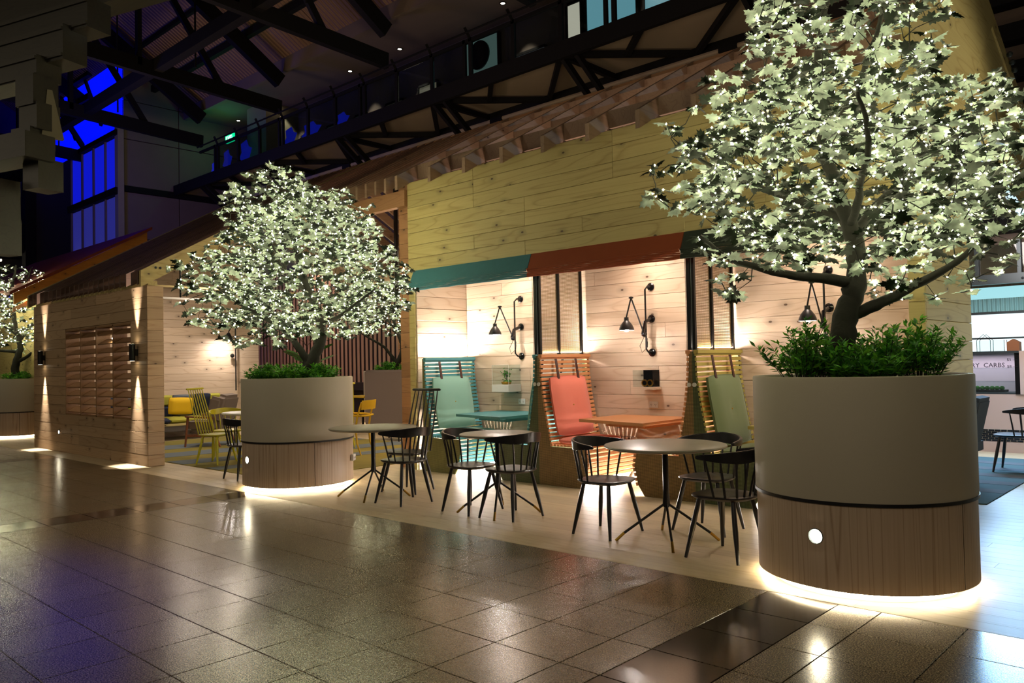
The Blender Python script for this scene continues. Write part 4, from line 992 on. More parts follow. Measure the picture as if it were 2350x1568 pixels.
def legs(t, mat, fx=.20, fyf=.245, bx=-.205, byb=.20):
    for tx, ty, bx_, by_ in ((.13,.15,fx,fyf),(.13,-.15,fx,-fyf),(-.13,.125,bx,byb),(-.13,-.125,bx,-byb)):
        obj('leg', MB().tube([(tx,ty,.44),((tx+bx_)/2,(ty+by_)/2,.22),(bx_,by_,0)],[.0165,.0195,.0115],10), mat, t, smooth=True)
def horseshoe_chair(mat, label):
    t = thing('spindle_chair', label, 'chair', (0,0,0), group='black horseshoe back chairs', local=True)
    obj('seat', seat_mb(), mat, t, smooth=True); legs(t, mat)
    # bent top rail: taller at the back, tapering to the arm ends
    n = 26; A0, A1 = math.radians(78), math.radians(282); vs = []; fs = []
    cen = []
    for i in range(n+1):
        a = A0+(A1-A0)*i/n; q = 1-abs(2*i/n-1)          # 0 at ends, 1 at the back
        x = .275*math.cos(a)+.015; y = .275*math.sin(a); h = .022+.070*min(1, q*1.5)**.8; zt = .752+.055*q**.7; th = .021+.006*(1-q)
        nx, ny = math.cos(a), math.sin(a); tilt = .012*q
        vs += [(x-nx*th/2-nx*tilt*0, y-ny*th/2, zt-h), (x+nx*th/2, y+ny*th/2, zt-h), (x+nx*(th/2+tilt), y+ny*(th/2+tilt), zt), (x-nx*(th/2-tilt), y-ny*(th/2-tilt), zt)]
        cen.append((x, y, zt-h))
    for i in range(n):
        for k in range(4): fs.append((i*4+k, i*4+(k+1) % 4, (i+1)*4+(k+1) % 4, (i+1)*4+k))
    fs += [(3,2,1,0), tuple(n*4+k for k in range(4))]
    bm = bmesh.new(); bv = [bm.verts.new(v) for v in vs]
    for f in fs: bm.faces.new([bv[k] for k in f])
    ed = [e for e in bm.edges if abs(e.verts[0].index-e.verts[1].index) or True]
    bmesh.ops.recalc_face_normals(bm, faces=bm.faces[:]); bmesh.ops.bevel(bm, geom=bm.edges[:], offset=.005, segments=2, affect='EDGES', clamp_overlap=True)
    mb = MB().bm(bm); bm.free(); obj('back_rail', mb, mat, t, smooth=True)
    for i in (2,5,8,10.5,13,15.5,18,21,24):
        k = int(i); f = i-k; p = Vector(cen[k]).lerp(Vector(cen[min(n,k+1)]), f)
        a = math.atan2(p.y, p.x-.015); bx, by = -.02+.195*math.cos(a), .215*math.sin(a)
        bx = max(bx, -.19)
        obj('spindle', MB().tube([(bx,by,.45),((bx+p.x)/2,(by+p.y)/2,.6),(p.x,p.y,p.z+.01)],[.0085,.0095,.007],7), mat, t, smooth=True)
    return t
def highback_chair(mat, label, grp, arms=True):
    t = thing('high_back_chair', label, 'chair', (0,0,0), group=grp, local=True)
    obj('seat', seat_mb(), mat, t, smooth=True); legs(t, mat)
    obj('top_rail', MB().tube([(-.36,-.205,1.15),(-.36,-.19,1.152),(-.36,.19,1.152),(-.36,.205,1.15)],[.010,.016,.016,.010],10), mat, t, smooth=True)
    for i in range(7):
        u = -1+2*i/6
        obj('spindle', MB().tube([(-.165,u*.185,.45),(-.26,u*.18,.8),(-.36,u*.165,1.145)],[.009,.010,.007],7), mat, t, smooth=True)
    return t
CH = horseshoe_chair('black','black horseshoe back chair left of the front round table')
CH.location = (-4.06,5.49,0); CH.rotation_euler = (0,0,math.radians(2))
dup(CH,(-3.44,6.12,0),math.radians(-91),'black horseshoe back chair behind the front round table')
dup(CH,(-2.89,5.39,0),math.radians(176),'black horseshoe back chair partly behind the big planter')
dup(CH,(-5.73,5.52,0),math.radians(2),'black horseshoe back chair left of the small round table')
dup(CH,(-5.19,5.54,0),math.radians(178),'black horseshoe back chair in front of the small round table, back to the right')
dup(CH,(-6.64,5.43,0),math.radians(176),'black horseshoe back chair at the left round table beside the tall black chair')
dup(CH,(-9.83,5.34,0),math.radians(88),'black horseshoe back chair at the left edge of the middle planter')
HB = highback_chair('black','tall black spindle back chair behind the left round table','black chairs with tall backs')
HB.location = (-7.2,5.95,0); HB.rotation_euler = (0,0,math.radians(-78))
HY = highback_chair('lime','tall lime yellow spindle back chair left of the middle planter','yellow high back chairs')
HY.location = (-11.75,5.90,0); HY.rotation_euler = (0,0,math.radians(28))
dup(HY,(-11.95,8.36,0),math.radians(150),'tall lime yellow spindle back chair just right of the middle planter')

def round_table(x, y, r, label, top='tabletop'):
    t = thing('round_table', label, 'table', (x,y,0), group='round tables with splayed legs')
    z = .772
    obj('tabletop', MB().lathe([(0,z-.03),(r-.04,z-.03),(r-.012,z-.022),(r,z-.012),(r-.004,z-.003),(r-.014,z),(0,z)],64,(x,y,0)), top, t, smooth=True)
    obj('column', MB().tube([(x,y,.27),(x,y,z-.03)],.024,12), 'blackmetal', t, smooth=True)
    for k in range(4):
        a = math.radians((38,128,218,308)[k])
        c, s = math.cos(a), math.sin(a); R = .41
        lg = obj('leg', MB().tube([(x+c*.012,y+s*.012,.42),(x+c*.022,y+s*.022,.29),(x+c*R*.83,y+s*R*.83,.065)],.0105,8), 'blackmetal', t, smooth=True)
        f = obj('foot_tip', MB().tube([(x+c*R*.83,y+s*R*.83,.065),(x+c*R,y+s*R,.003)],.0115,8), 'brass', lg, smooth=True); f['label'] = 'brass leg tip'
round_table(-3.50,5.54,.488,'largest round grey table nearest the big planter')
round_table(-5.43,5.60,.372,'small round grey table in front of the coral booth')
round_table(-7.22,5.46,.485,'round grey table beside the middle planter')

# ================================================================== PLANTERS
def planter(x, y, label, socket_on=False, step=None):
    t = thing('planter', label, 'planter', (x,y,0), group='round tree planters')
    R = .662
    obj('upper_shell', MB().lathe([(R+.008,.585),(R+.008,1.318),(R+.002,1.326),(R-.028,1.326),(R-.034,1.318),(R-.034,1.15)],96,(x,y,0)), 'stone', t, smooth=True)
    obj('seam_band', MB().lathe([(R-.02,.568),(R+.012,.568),(R+.012,.588),(R-.02,.588)],96,(x,y,0)), 'seam', t, smooth=True)
    # two veneer sheets with a visible vertical joint
    a0 = math.radians(-16)
    obj('lower_panel', MB().lathe([(R-.02,.06),(R,.06),(R,.568),(R-.02,.568)],60,(x,y,0),t0=a0+.004,t1=a0+PI-.004), 'veneer', t, smooth=True)
    obj('lower_panel', MB().lathe([(R-.02,.06),(R,.06),(R,.568),(R-.02,.568)],60,(x,y,0),t0=a0+PI+.004,t1=a0+2*PI-.004), 'veneer', t, smooth=True)
    obj('base_plate', MB().lathe([(0,.055),(R-.015,.055),(R-.015,.062),(0,.062)],60,(x,y,0)), 'white', t)
    obj('plinth', MB().lathe([(R-.10,0),(R-.10,.055)],60,(x,y,0)), 'white', t, smooth=True)
    obj('led_strip', MB().lathe([(R-.045,.046),(R-.03,.046),(R-.03,.054),(R-.045,.054),(R-.045,.046)],72,(x,y,0)), 'led', t)
    obj('soil', MB().lathe([(0,1.25),(R-.034,1.22)],40,(x,y,0)), 'soil', t)
    if step:
        a = math.radians(step); px, py = x+math.cos(a)*R, y+math.sin(a)*R
        s = thing('step_light', 'bright round step light low on the ' + ('big foreground planter' if step == -94 else 'middle planter'), 'lamp', (px,py,.37), group='step lights on planters')
        mt = Matrix.Rotation(a,4,'Z') @ Matrix.Rotation(PI/2,4,'Y')
        obj('lens', MB().lathe([(0,.010),(.026,.009),(.034,.003)],20), 'steplight', s, at=mt)
        obj('bezel', MB().lathe([(.034,0),(.044,.006),(.048,0)],24), 'steel', s, at=mt)
    return t
PL = ((-1.93,5.43),(-8.70,5.44),(-20.85,5.75),(-15.9,12.6))
planter(*PL[0],'largest round stone and wood planter in the right foreground',step=-94)
planter(*PL[1],'middle round stone and wood planter between the two houses',step=266)
planter(*PL[2],'round planter at the far left edge beyond the louvred wall')
planter(*PL[3],'round planter deep behind the grey upholstered panel')
a = math.radians(40); x, y = PL[1][0]+.665*math.cos(a), PL[1][1]+.665*math.sin(a)
t = thing('power_socket','small white socket on the side of the middle planter','socket',(x,y,.33),a+PI/2)
o = obj('plate', MB().cbox(-.058,.058,-.035,0,-.038,.038,.003), 'white'); o.parent = t
for dx in (-.03,.03): 
    o = obj('slot', MB().box(dx-.006,dx+.006,-.037,-.035,-.01,.008),'ink'); o.parent = t

# ================================================================== TREES
RT = Vector((.7323,.6810,0)); FWD = Vector((-.6810,.7323,0))
def leaf_verts(size, rnd, fold=.12):
    """maple leaf outline in local XY, stem at the origin, y along the mid rib"""
    half = [(0.0,0.02),(0.10,-.02),(0.30,-.10),(0.27,.06),(0.52,.10),(0.38,.27),(0.56,.45),(0.34,.46),(0.28,.56),(0.20,.50),(0.24,.78),(0.12,.76),(0.0,1.0)]
    vs = [(0,.30,.02)]
    for x, y in half: vs.append((x,y,-abs(x)*fold))
    for x, y in reversed(half[1:-1]): vs.append((-x,y,-abs(x)*fold))
    n = len(vs)-1
    curl = rnd.uniform(-.25,.25)
    vs = [(x*size, y*size, (z+curl*y*y)*size) for x, y, z in vs]
    return vs, [(0,1+k,1+(k+1) % n) for k in range(n)]
def grow_tree(base, label, limbs, lobes, nclus, size, bulb_r, seed, scale=1.0, leafparts=290, bulbs_per=2, tilt_top=0.0):
    rnd = random.Random(seed); B = Vector((base[0],base[1],0))
    def W(u, v, z): return B + RT*u + FWD*v + Vector((0,0,z))
    t = thing('maple_tree', label, 'tree', (base[0],base[1],1.25), group='artificial maple trees strung with fairy lights')
    nodes = []
    for li, (pts, r0, r1) in enumerate(limbs):
        P = [W(*p) for p in pts]
        # resample smooth (Catmull-Rom) with a little wobble
        Q = []
        for i in range(len(P)-1):
            p0 = P[max(0,i-1)]; p1 = P[i]; p2 = P[i+1]; p3 = P[min(len(P)-1,i+2)]
            for k in range(5):
                s = k/5; q = 0.5*((2*p1)+(p2-p0)*s+(2*p0-5*p1+4*p2-p3)*s*s+(3*p1-p0-3*p2+p3)*s**3); Q.append(q+Vector((rnd.gauss(0,.006),rnd.gauss(0,.006),0)))
        Q.append(P[-1]); n = len(Q)
        rs = [(r0+(r1-r0)*i/(n-1))*(1+rnd.uniform(-.07,.07)) for i in range(n)]
        obj('trunk' if li == 0 else 'branch', MB().tube(Q, rs, 10), 'bark', t, smooth=True)
        if li == 0: nodes += [q for q in Q[int(n*.55):]]
        else: nodes += Q[2:]
    # cluster points in the lobes
    vol = [l[3]*l[4]*l[5] for l in lobes]; tot = sum(vol); pts = []
    for l, v in zip(lobes, vol):
        for i in range(max(3, int(nclus*v/tot))):
            while True:
                a = Vector((rnd.uniform(-1,1),rnd.uniform(-1,1),rnd.uniform(-1,1)))
                if a.length <= 1: break
            rr = a.length; a = a.normalized()*(rr**.75)*(1+rnd.uniform(0,.12))
            pts.append(W(l[0]+a.x*l[3], l[1]+a.y*l[4], l[2]+a.z*l[5]))
    c0 = W(0,0,2.0); pts.sort(key=lambda p: (p-c0).length)
    tw = MB(); ends = []
    nn = list(nodes)
    for p in pts:
        # attach to the nearest node that is nearer the trunk
        best = min(nn, key=lambda q: (q-p).length_squared+0.25*max(0, q.z-p.z))
        d = p-best; Ln = d.length
        mid = best + d*.55 + Vector((rnd.gauss(0,.03),rnd.gauss(0,.03),-.04*Ln+rnd.gauss(0,.02)))
        r = .0075*scale if Ln > .35 else .0045*scale
        tw.tube([best, mid, p], [r, r*.7, r*.4], 4, cap=False)
        nn.append(mid); nn.append(p); ends.append((p, (p-mid).normalized() if (p-mid).length > 1e-4 else Vector((0,0,1))))
    obj('twigs', tw, 'twig', t, kind='stuff')
    bulbs = MB(); leaves = []
    for p, d in ends:
        nb = bulbs_per if rnd.random() < .7 else bulbs_per-1
        for k in range(max(1, nb)):
            off = Vector((rnd.gauss(0,1),rnd.gauss(0,1),rnd.gauss(0,.8))).normalized()*rnd.uniform(.0,.085)*scale if k else Vector((0,0,0))
            q = p+off; bulbs.octa(q, bulb_r)
            if k: tw2 = None
            nl = rnd.choice((2,3,3))
            a0 = rnd.uniform(0, 2*PI)
            for j in range(nl):
                a = a0+2*PI*j/nl+rnd.uniform(-.5,.5)
                dr = Vector((math.cos(a),math.sin(a),rnd.uniform(-.75,.35))).normalized()
                up = Vector((rnd.gauss(0,.6),rnd.gauss(0,.6),1 if rnd.random() < .55 else -1)).normalized()
                leaves.append((q+dr*.012, dr, up, size*rnd.uniform(.65,1.15)))
    cam = Vector((0,0,1.45)); leaves.sort(key=lambda l: (l[0]-cam).length/l[3])
    protos = []
    for k in range(5):
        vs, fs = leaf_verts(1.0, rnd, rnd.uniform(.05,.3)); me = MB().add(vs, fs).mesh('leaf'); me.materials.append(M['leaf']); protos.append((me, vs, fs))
    off = OFF[t.name]; mass = MB()
    for i, (q, dr, up, s) in enumerate(leaves):
        X = dr.cross(up).normalized(); Z = X.cross(dr).normalized()
        me, vs, fs = protos[rnd.randrange(5)]
        if i < leafparts:
            o = bpy.data.objects.new('leaf', me); COL.objects.link(o); o.parent = t
            m = Matrix((X*s, dr*s, Z*s)).transposed().to_4x4(); m.translation = q-Vector(off); o.matrix_local = m
        else:
            mass.add([q+X*(v[0]*s)+dr*(v[1]*s)+Z*(v[2]*s) for v in vs], fs)
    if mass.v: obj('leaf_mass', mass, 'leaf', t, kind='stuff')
    obj('fairy_lights', bulbs, 'bulb', t, kind='stuff')
    return t
limbs1 = [
 ([(.0,0,1.22),(-.10,0,1.50),(-.06,0,1.75),(.01,0,1.96),(.0,.0,2.20),(-.08,0,2.5),(-.18,.05,2.95),(-.19,.05,3.4),(-.1,.05,3.95)], .098, .018),
 ([(-.02,0,1.93),(-.2,-.05,1.96),(-.5,-.1,1.99),(-.85,-.1,2.10),(-1.05,-.1,2.25)], .042, .012),
 ([(-.03,0,1.72),(.16,-.05,1.80),(.34,-.1,1.90),(.62,-.1,2.05),(.9,-.1,2.3)], .045, .013),
 ([(-.17,.05,2.9),(.0,.0,3.15),(.15,0,3.5),(.3,0,3.9)], .03, .010),
 ([(.0,0,2.25),(.25,.15,2.5),(.6,.25,2.7),(.95,.2,2.95)], .035, .010),
 ([(-.03,0,2.35),(-.35,.2,2.55),(-.75,.2,2.7),(-1.1,.0,2.85)], .03, .010),
 ([(-.02,0,2.3),(-.1,-.35,2.5),(-.2,-.7,2.7),(-.3,-.8,2.95)], .03, .010),
 ([(.0,0,2.2),(.05,.4,2.5),(.1,.8,2.8)], .03, .010)]
lobes1 = [(0,0,2.70,1.02,.9,.66),(-.05,0,3.48,.66,.62,.62),(-1.12,-.1,2.66,.34,.35,.20),(-.74,-.1,2.12,.36,.4,.24),(.5,-.05,2.06,.46,.4,.24),(.88,0,2.72,.60,.55,.55),(-.85,0,2.95,.36,.45,.42)]
grow_tree(PL[0],'big fairy-lit maple tree in the right foreground planter',limbs1,lobes1,1120,.094,.0072,101)
limbs2 = [
 ([(.0,0,1.22),(.20,0,1.55),(.30,0,1.80),(.28,0,2.05),(.15,0,2.4),(.0,0,2.9),(-.1,0,3.5)], .085, .02),
 ([(.14,0,1.48),(.02,0,1.70),(-.2,0,1.95),(-.6,-.1,2.2),(-1.0,-.1,2.5)], .055, .012),
 ([(.28,0,1.98),(.42,0,2.02),(.6,-.1,2.1),(1.0,-.1,2.4)], .04, .012),
 ([(.15,0,2.35),(-.2,.2,2.7),(-.6,.2,3.0),(-.8,.2,3.4)], .03, .01),
 ([(.05,0,2.6),(.4,.2,2.8),(.8,.1,3.0)], .03, .01),
 ([(.1,0,2.4),(.0,-.4,2.6),(-.1,-.7,2.9)], .03, .01)]
lobes2 = [(.02,0,2.72,.98,.85,.80),(-.95,-.05,2.45,.48,.5,.50),(.98,0,2.45,.42,.45,.50),(-.28,0,3.45,.60,.6,.48),(.38,0,3.15,.62,.6,.5),(-.45,0,1.98,.5,.5,.28),(.35,0,2.02,.5,.5,.24),(1.28,0,2.5,.22,.25,.2),(-1.35,0,2.75,.2,.2,.14)]
grow_tree(PL[1],'fairy-lit maple tree in the middle planter between the houses',limbs2,lobes2,1380,.094,.0074,202)
grow_tree(PL[2],'fairy-lit maple tree at the far left edge',limbs1,[(0,0,2.75,1.1,.9,.75),(-.05,0,3.4,.7,.6,.5),(.75,0,2.4,.5,.5,.35)],520,.11,.011,303,leafparts=0)
grow_tree(PL[3],'fairy-lit maple tree deep behind the middle planter',limbs2,[(-.1,0,2.95,1.05,.9,.75),(-.8,0,2.6,.55,.5,.4),(.5,0,3.3,.6,.6,.6)],520,.11,.010,404,leafparts=0)
# long twig tips that reach out of the crowns get their own sprays through the lobes above

# shrubs in the planters
def shrub(base, u, v, z, r, h, n, label, seed, size=.05, grp='low green shrubs in the planters'):
    rnd = random.Random(seed); c = Vector((base[0],base[1],0))+RT*u+FWD*v
    t = thing('shrub', label, 'shrub', (c.x,c.y,z), group=grp)
    st = MB(); lf = MB(); lf2 = MB()
    for i in range(n):
        a = rnd.uniform(0,2*PI); e = rnd.uniform(.0,1.0)**.7*r; hh = h*rnd.uniform(.45,1.0)*(1-.35*(e/r)**2)
        tip = Vector((c.x+math.cos(a)*e*1.15,c.y+math.sin(a)*e*1.15,z+hh)); root = Vector((c.x+math.cos(a)*e*.35,c.y+math.sin(a)*e*.35,z))
        mid = root.lerp(tip,.5)+Vector((0,0,.02)); st.tube([root,mid,tip],[.003,.0025,.001],3,cap=False)
        m = 13
        for k in range(m):
            s = .35+.65*k/(m-1); p = (root.lerp(mid,s*2) if s < .5 else mid.lerp(tip,(s-.5)*2))
            for q in range(2):
                b = rnd.uniform(0,2*PI); d = Vector((math.cos(b),math.sin(b),rnd.uniform(-.1,1.1))).normalized(); L_ = size*rnd.uniform(.7,1.3)
                sd = d.cross(Vector((rnd.gauss(0,.4),rnd.gauss(0,.4),1))).normalized()*L_*.17
                (lf if rnd.random() < .55 else lf2).add([p, p+d*L_*.45+sd, p+d*L_, p+d*L_*.45-sd], [(0,1,2,3)])
    obj('stems', st, 'twig', t, kind='stuff'); obj('leaves', lf, 'bush', t, kind='stuff'); obj('leaves', lf2, 'bush2', t, kind='stuff')
for i, (u, v, r, h) in enumerate(((-.38,-.1,.27,.46),(-.10,-.30,.22,.29),(.12,-.10,.24,.42),(.40,.0,.28,.46),(.0,.35,.3,.40))):
    shrub(PL[0],u,v,1.24,r,h,64,['fine leaved green shrub at the left side of the big planter','low green shrub at the front middle of the big planter','green shrub right of the trunk in the big planter','tall spiky green shrub at the right side of the big planter','green shrub behind the trunk in the big planter'][i],500+i,.055)
for i, (u, v, r, h) in enumerate(((-.38,-.1,.22,.27),(-.05,-.28,.24,.26),(.30,-.1,.24,.26),(.1,.3,.3,.28))):
    shrub(PL[1],u,v,1.24,r,h,62,['dense fern-like shrub at the left of the middle planter','dense fern-like shrub at the front of the middle planter','dense fern-like shrub at the right of the middle planter','fern-like shrub at the back of the middle planter'][i],600+i,.055)
shrub(PL[2],.1,-.1,1.24,.42,.25,60,'green shrub in the far left planter',700,.07)
shrub(PL[3],.0,-.1,1.24,.42,.3,50,'green shrub showing above the grey upholstered panel',701,.08)

# ================================================================== INTERIOR OF THE LEFT HOUSE
def interior():
    r = thing('rug', 'olive rug with slate blue stripes on the floor of the left house', 'rug', (-13,7.5,0))
    obj('pile', MB().box(-16.2,-9.3,5.5,9.6,0,.008), 'rugolive', r)
    for i, (x0, x1, s) in enumerate(((-15.4,-14.6,.5),(-13.9,-13.2,.3),(-12.6,-12.0,.6),(-11.3,-10.9,.4))):
        obj('stripe', MB().prism([(x0,5.51),(x1,5.51),(x1+s,9.59),(x0+s,9.59)],.008,.011,'z'), 'rugblue', r)
    # patchwork sofa along the end wall
    s = thing('sofa', 'patchwork sofa in grey, navy and lime along the end wall', 'sofa', (-16.8,6.9,0))
    mats = ['limefab','bluegrey','greyfab','limefab','greypanel','navyfab','greyfab','bluegrey']
    rnd = random.Random(9)
    for i in range(9):
        y0 = 5.45+i*.36
        for j in range(2):
            mm = mats[(i+3*j) % 8]; mb, ring = pillow(.355,.235,.16,6,tuft=False)
            obj('back_patch', mb, mm, s, smooth=True, at=Matrix.Translation((-17.08+.03*(1-j)+16.8,y0+.18-6.9,.56+.235*j)) @ Matrix.Rotation(PI/2,4,'Z'))
        mb, ring = pillow(.355,.62,.14,6,tuft=False)
        obj('seat_patch', mb, mats[(i*3+1) % 8], s, smooth=True, at=Matrix.Translation((-16.62+16.8,y0+.18-6.9,.40)) @ Matrix.Rotation(PI/2,4,'Z') @ Matrix.Rotation(PI/2,4,'X'))
    obj('base', MB().cbox(-17.2,-16.3,5.42,8.72,.17,.34,.02), 'greyfab', s)
    obj('base_board', MB().box(-17.15,-16.29,5.42,8.72,.30,.345), 'pineY', s)
    for x in (-17.1,-16.4):
        for y in (5.6,7.0,8.5): obj('leg', MB().tube([(x,y,0),(x,y,.17)],[.015,.022],8), 'walnut', s)
    c = thing('cushion', 'bright yellow cushion lying on the patchwork sofa', 'cushion', (-16.62,7.0,.70), local=True)
    mb, ring = pillow(.50,.36,.16,10,tuft=False); obj('pad', mb, 'cushyellow', c, smooth=True)
    c.matrix_world = Matrix.Translation((-16.70,7.62,.685)) @ Matrix.Rotation(math.radians(12),4,'Y') @ Matrix.Rotation(math.radians(78),4,'Z')
    n = thing('cushion', 'navy blue cushion at the right part of the sofa', 'cushion', (-16.75,7.7,.7), local=True)
    mb, ring = pillow(.36,.44,.15,10,tuft=False); obj('pad', mb, 'navyfab', n, smooth=True)
    n.matrix_world = Matrix.Translation((-16.80,8.12,.72)) @ Matrix.Rotation(math.radians(18),4,'Y') @ Matrix.Rotation(math.radians(90),4,'Z')
    # armchairs with splayed walnut legs
    def armchair(x, y, rz, label, mat='greyfab', back=.98):
        a = thing('armchair', label, 'armchair', (x,y,0), rz, group='upholstered lounge armchairs', local=True)
        bm = bmesh.new(); bmesh.ops.create_cube(bm, size=1); bmesh.ops.bevel(bm, geom=bm.edges[:], offset=.12, segments=3, affect='EDGES')
        S = MB().bm(bm, Matrix.Translation((0,0,.41)) @ Matrix.Diagonal((.62,.60,.18,1))); obj('seat', S, mat, a, smooth=True)
        S = MB().bm(bm, Matrix.Translation((-.34,0,(.45+back)/2)) @ Matrix.Rotation(math.radians(-14),4,'Y') @ Matrix.Diagonal((.15,.66,back-.42,1))); obj('backrest', S, mat, a, smooth=True)
        for sy in (-.26,.26):
            S = MB().bm(bm, Matrix.Translation((-.25,sy*1.15,(.45+back)/2)) @ Matrix.Rotation(math.radians(-14),4,'Y') @ Matrix.Diagonal((.20,.09,back-.5,1))); obj('wing', S, mat, a, smooth=True)
        for sy in (-.34,.34):
            obj('leg', MB().tube([(.26,sy*.9,.56),(.30,sy,0)],[.025,.018],8), 'walnut', a, smooth=True)
            obj('leg', MB().tube([(-.20,sy*.9,.40),(-.38,sy,0)],[.025,.018],8), 'walnut', a, smooth=True)
            obj('armrest', MB().bar((.30,sy*.93,.575),(-.26,sy*.93,.54),.06,.028), 'walnut', a)
            obj('rail', MB().bar((.27,sy*.95,.22),(-.28,sy*.95,.22),.025,.045), 'walnut', a)
        bm.free(); return a
    armchair(-14.6,7.2,math.radians(218),'taupe lounge armchair with walnut arms behind the tall lime chair','greypanel',.96)
    armchair(-14.2,9.3,math.radians(250),'grey lounge armchair against the planter edge','bluegrey',1.08)
    # cafe table with white top
    t = thing('cafe_table', 'pale round table among the yellow chairs', 'table', (-11.35,6.75,0))
    obj('tabletop', MB().lathe([(0,.74),(.50,.74),(.52,.755),(.51,.772),(0,.772)],40,(-11.5,6.45,0)), 'white', t, smooth=True)
    obj('column', MB().tube([(-11.5,6.45,.3),(-11.5,6.45,.74)],.025,8), 'lime', t)
    for k in range(4):
        b = k*PI/2+.4; obj('leg', MB().tube([(-11.5,6.45,.32),(-11.5+.33*math.cos(b),6.45+.33*math.sin(b),0)],.012,6), 'lime', t)
    # low back yellow chairs
    def yellow_arm(x, y, rz, label, mat='yellow'):
        a = thing('bentwood_armchair', label, 'chair', (x,y,0), rz, group='yellow bentwood armchairs', local=True)
        obj('seat', seat_mb(), mat, a, smooth=True)
        for sy in (-.22,.22):
            obj('leg', MB().tube([(-.30,sy,.86),(-.22,sy,.62),(-.19,sy,.44),(-.21,sy,.2),(-.28,sy,0)],[.014,.016,.018,.016,.012],8), mat, a, smooth=True)
            obj('leg', MB().tube([(.16,sy,.66),(.17,sy,.44),(.20,sy,0)],[.014,.017,.012],8), mat, a, smooth=True)
        pts = [(.22,-.25,.66),(-.10,-.27,.65),(-.28,-.2,.64),(-.31,0,.635),(-.28,.2,.64),(-.10,.27,.65),(.22,.25,.66)]
        obj('arm_rail', MB().tube(pts,.017,8), mat, a, smooth=True)
        n = 10; vs = []; fs = []
        for i in range(n+1):
            b = -1+2*i/n; y_ = b*.235; x_ = -.31-.035*(1-b*b)
            vs += [(x_,y_,.74),(x_+.014,y_,.74),(x_-.006,y_,.89),(x_-.02,y_,.89)]
        for i in range(n):
            for k in range(4): fs.append((i*4+k,i*4+(k+1)%4,(i+1)*4+(k+1)%4,(i+1)*4+k))
        fs += [(3,2,1,0),tuple(n*4+k for k in range(4))]
        obj('backrest', MB().add(vs,fs), mat, a, smooth=True)
        return a
    yellow_arm(-10.98,7.88,math.radians(205),'yellow bentwood armchair seen past the right edge of the middle planter')
    YL = dup(CH,(-12.35,6.4,0),math.radians(-20),'lime yellow spindle chair behind the tall lime yellow one')
    for ch in YL.children:
        ch.data = ch.data.copy(); ch.data.materials.clear(); ch.data.materials.append(M['lime'])
    YL['group'] = 'low lime chairs at the pale table'
    YM = dup(CH,(-11.0,7.1,0),math.radians(-110),'lime yellow spindle chair behind the pale round table')
    for ch in YM.children:
        ch.data = ch.data.copy(); ch.data.materials.clear(); ch.data.materials.append(M['lime'])
    YM['group'] = 'low lime chairs at the pale table'
    # pendant rails inside
    p = thing('track_rail', 'pale hanging rail with a black stem inside the left house', 'rail', (-14,6.6,2.95))
    obj('rail', MB().box(-14.03,-13.97,5.35,8.8,2.91,2.94), 'pineY', p)
    for y in (6.4,8.2): obj('stem', MB().tube([(-14,y,2.75),(-14,y,roofz(y)-.2)],.016,6), 'blackmetal', p)
    l = thing('linear_light', 'slim white linear light hanging below the rail', 'lamp', (-14,6.2,2.72))
    obj('housing', MB().box(-14.03,-13.97,5.6,6.75,2.70,2.735), 'white', l); obj('bracket', MB().tube([(-14,6.4,2.735),(-14,6.4,2.8)],.012,6), 'blackmetal', l)
    # lamp on the end wall
    w_ = thing('wall_lamp', 'small jointed black lamp lighting the end wall above the sofa', 'lamp', (-17.28,9.1,2.1))
    K = (-16.95,8.84,2.16)
    obj('rail', MB().tube([(-17.2,9.14,2.45),(-17.2,9.14,.95)],.016,8), 'blackmetal', w_)
    obj('arm', MB().tube([(-17.2,9.14,2.42),(-17.05,8.98,2.43),(-16.97,8.86,2.30),K],.012,6), 'blackmetal', w_)
    obj('shade', MB().lathe([(.03,.10),(.05,.06),(.09,-.02),(.105,-.07),(.095,-.07),(.05,.04)],20,K), 'black', w_, smooth=True)
    obj('bulb', MB().sphere((K[0],K[1],K[2]-.06),.035,10,6), 'lampbulb', w_, smooth=True)
    obj('socket_box', MB().sphere((-17.2,9.06,1.75),.05,10,6), 'blackmetal', w_)
    lamp('end_wall_lamp','SPOT',(K[0],K[1],K[2]-.05),110,(1,.88,.76),.04,aim=(-17.3,8.6,1.2),spot=120,blend=.8,parent=w_)
    # grey upholstered divider and slatted screen beyond
    g = thing('upholstered_panel', 'tall grey upholstered divider panel beyond the yellow armchair', 'partition', (-14.2,11.1,0))
    obj('panel', MB().cbox(-15.0,-12.9,11.1,11.4,.08,1.35,.05), 'greypanel', g)
    for x in (-14.8,-13.1): obj('foot', MB().box(x,x+.06,11.15,11.35,0,.1), 'blackmetal', g)
    b = thing('bench_frame', 'small black metal bench frame on the floor before the grey panel', 'stool', (-12.3,9.8,0))
    for x in (-12.7,-11.9):
        for y in (9.6,10.0): obj('leg', MB().box(x-.01,x+.01,y-.01,y+.01,0,.2), 'blackmetal', b)
    for y in (9.6,10.0): obj('rail', MB().box(-12.71,-11.89,y-.01,y+.01,.19,.21), 'blackmetal', b)
    obj('seat', MB().box(-12.71,-11.89,9.59,10.01,.21,.235), 'blackmetal', b)
    sc = thing('slatted_screen', 'tall screen of pinkish vertical slats behind the middle planter', 'screen', (-20,14,1))
    x = -25.2
    while x < -17.4:
        obj('slat', MB().box(x,x+.10,14.0,14.02,.98,4.6), 'slatpink', sc); x += .20
    obj('backing', MB().box(-25.3,-17.3,14.25,14.3,0,4.7), 'darkwood', sc)
    obj('base_rail', MB().box(-25.3,-17.3,13.95,14.2,.75,.98), 'darkwood', sc)
    br = thing('wall_back', 'dark brick end pier right of the slatted screen', 'wall', (-17,14,0), kind='structure')
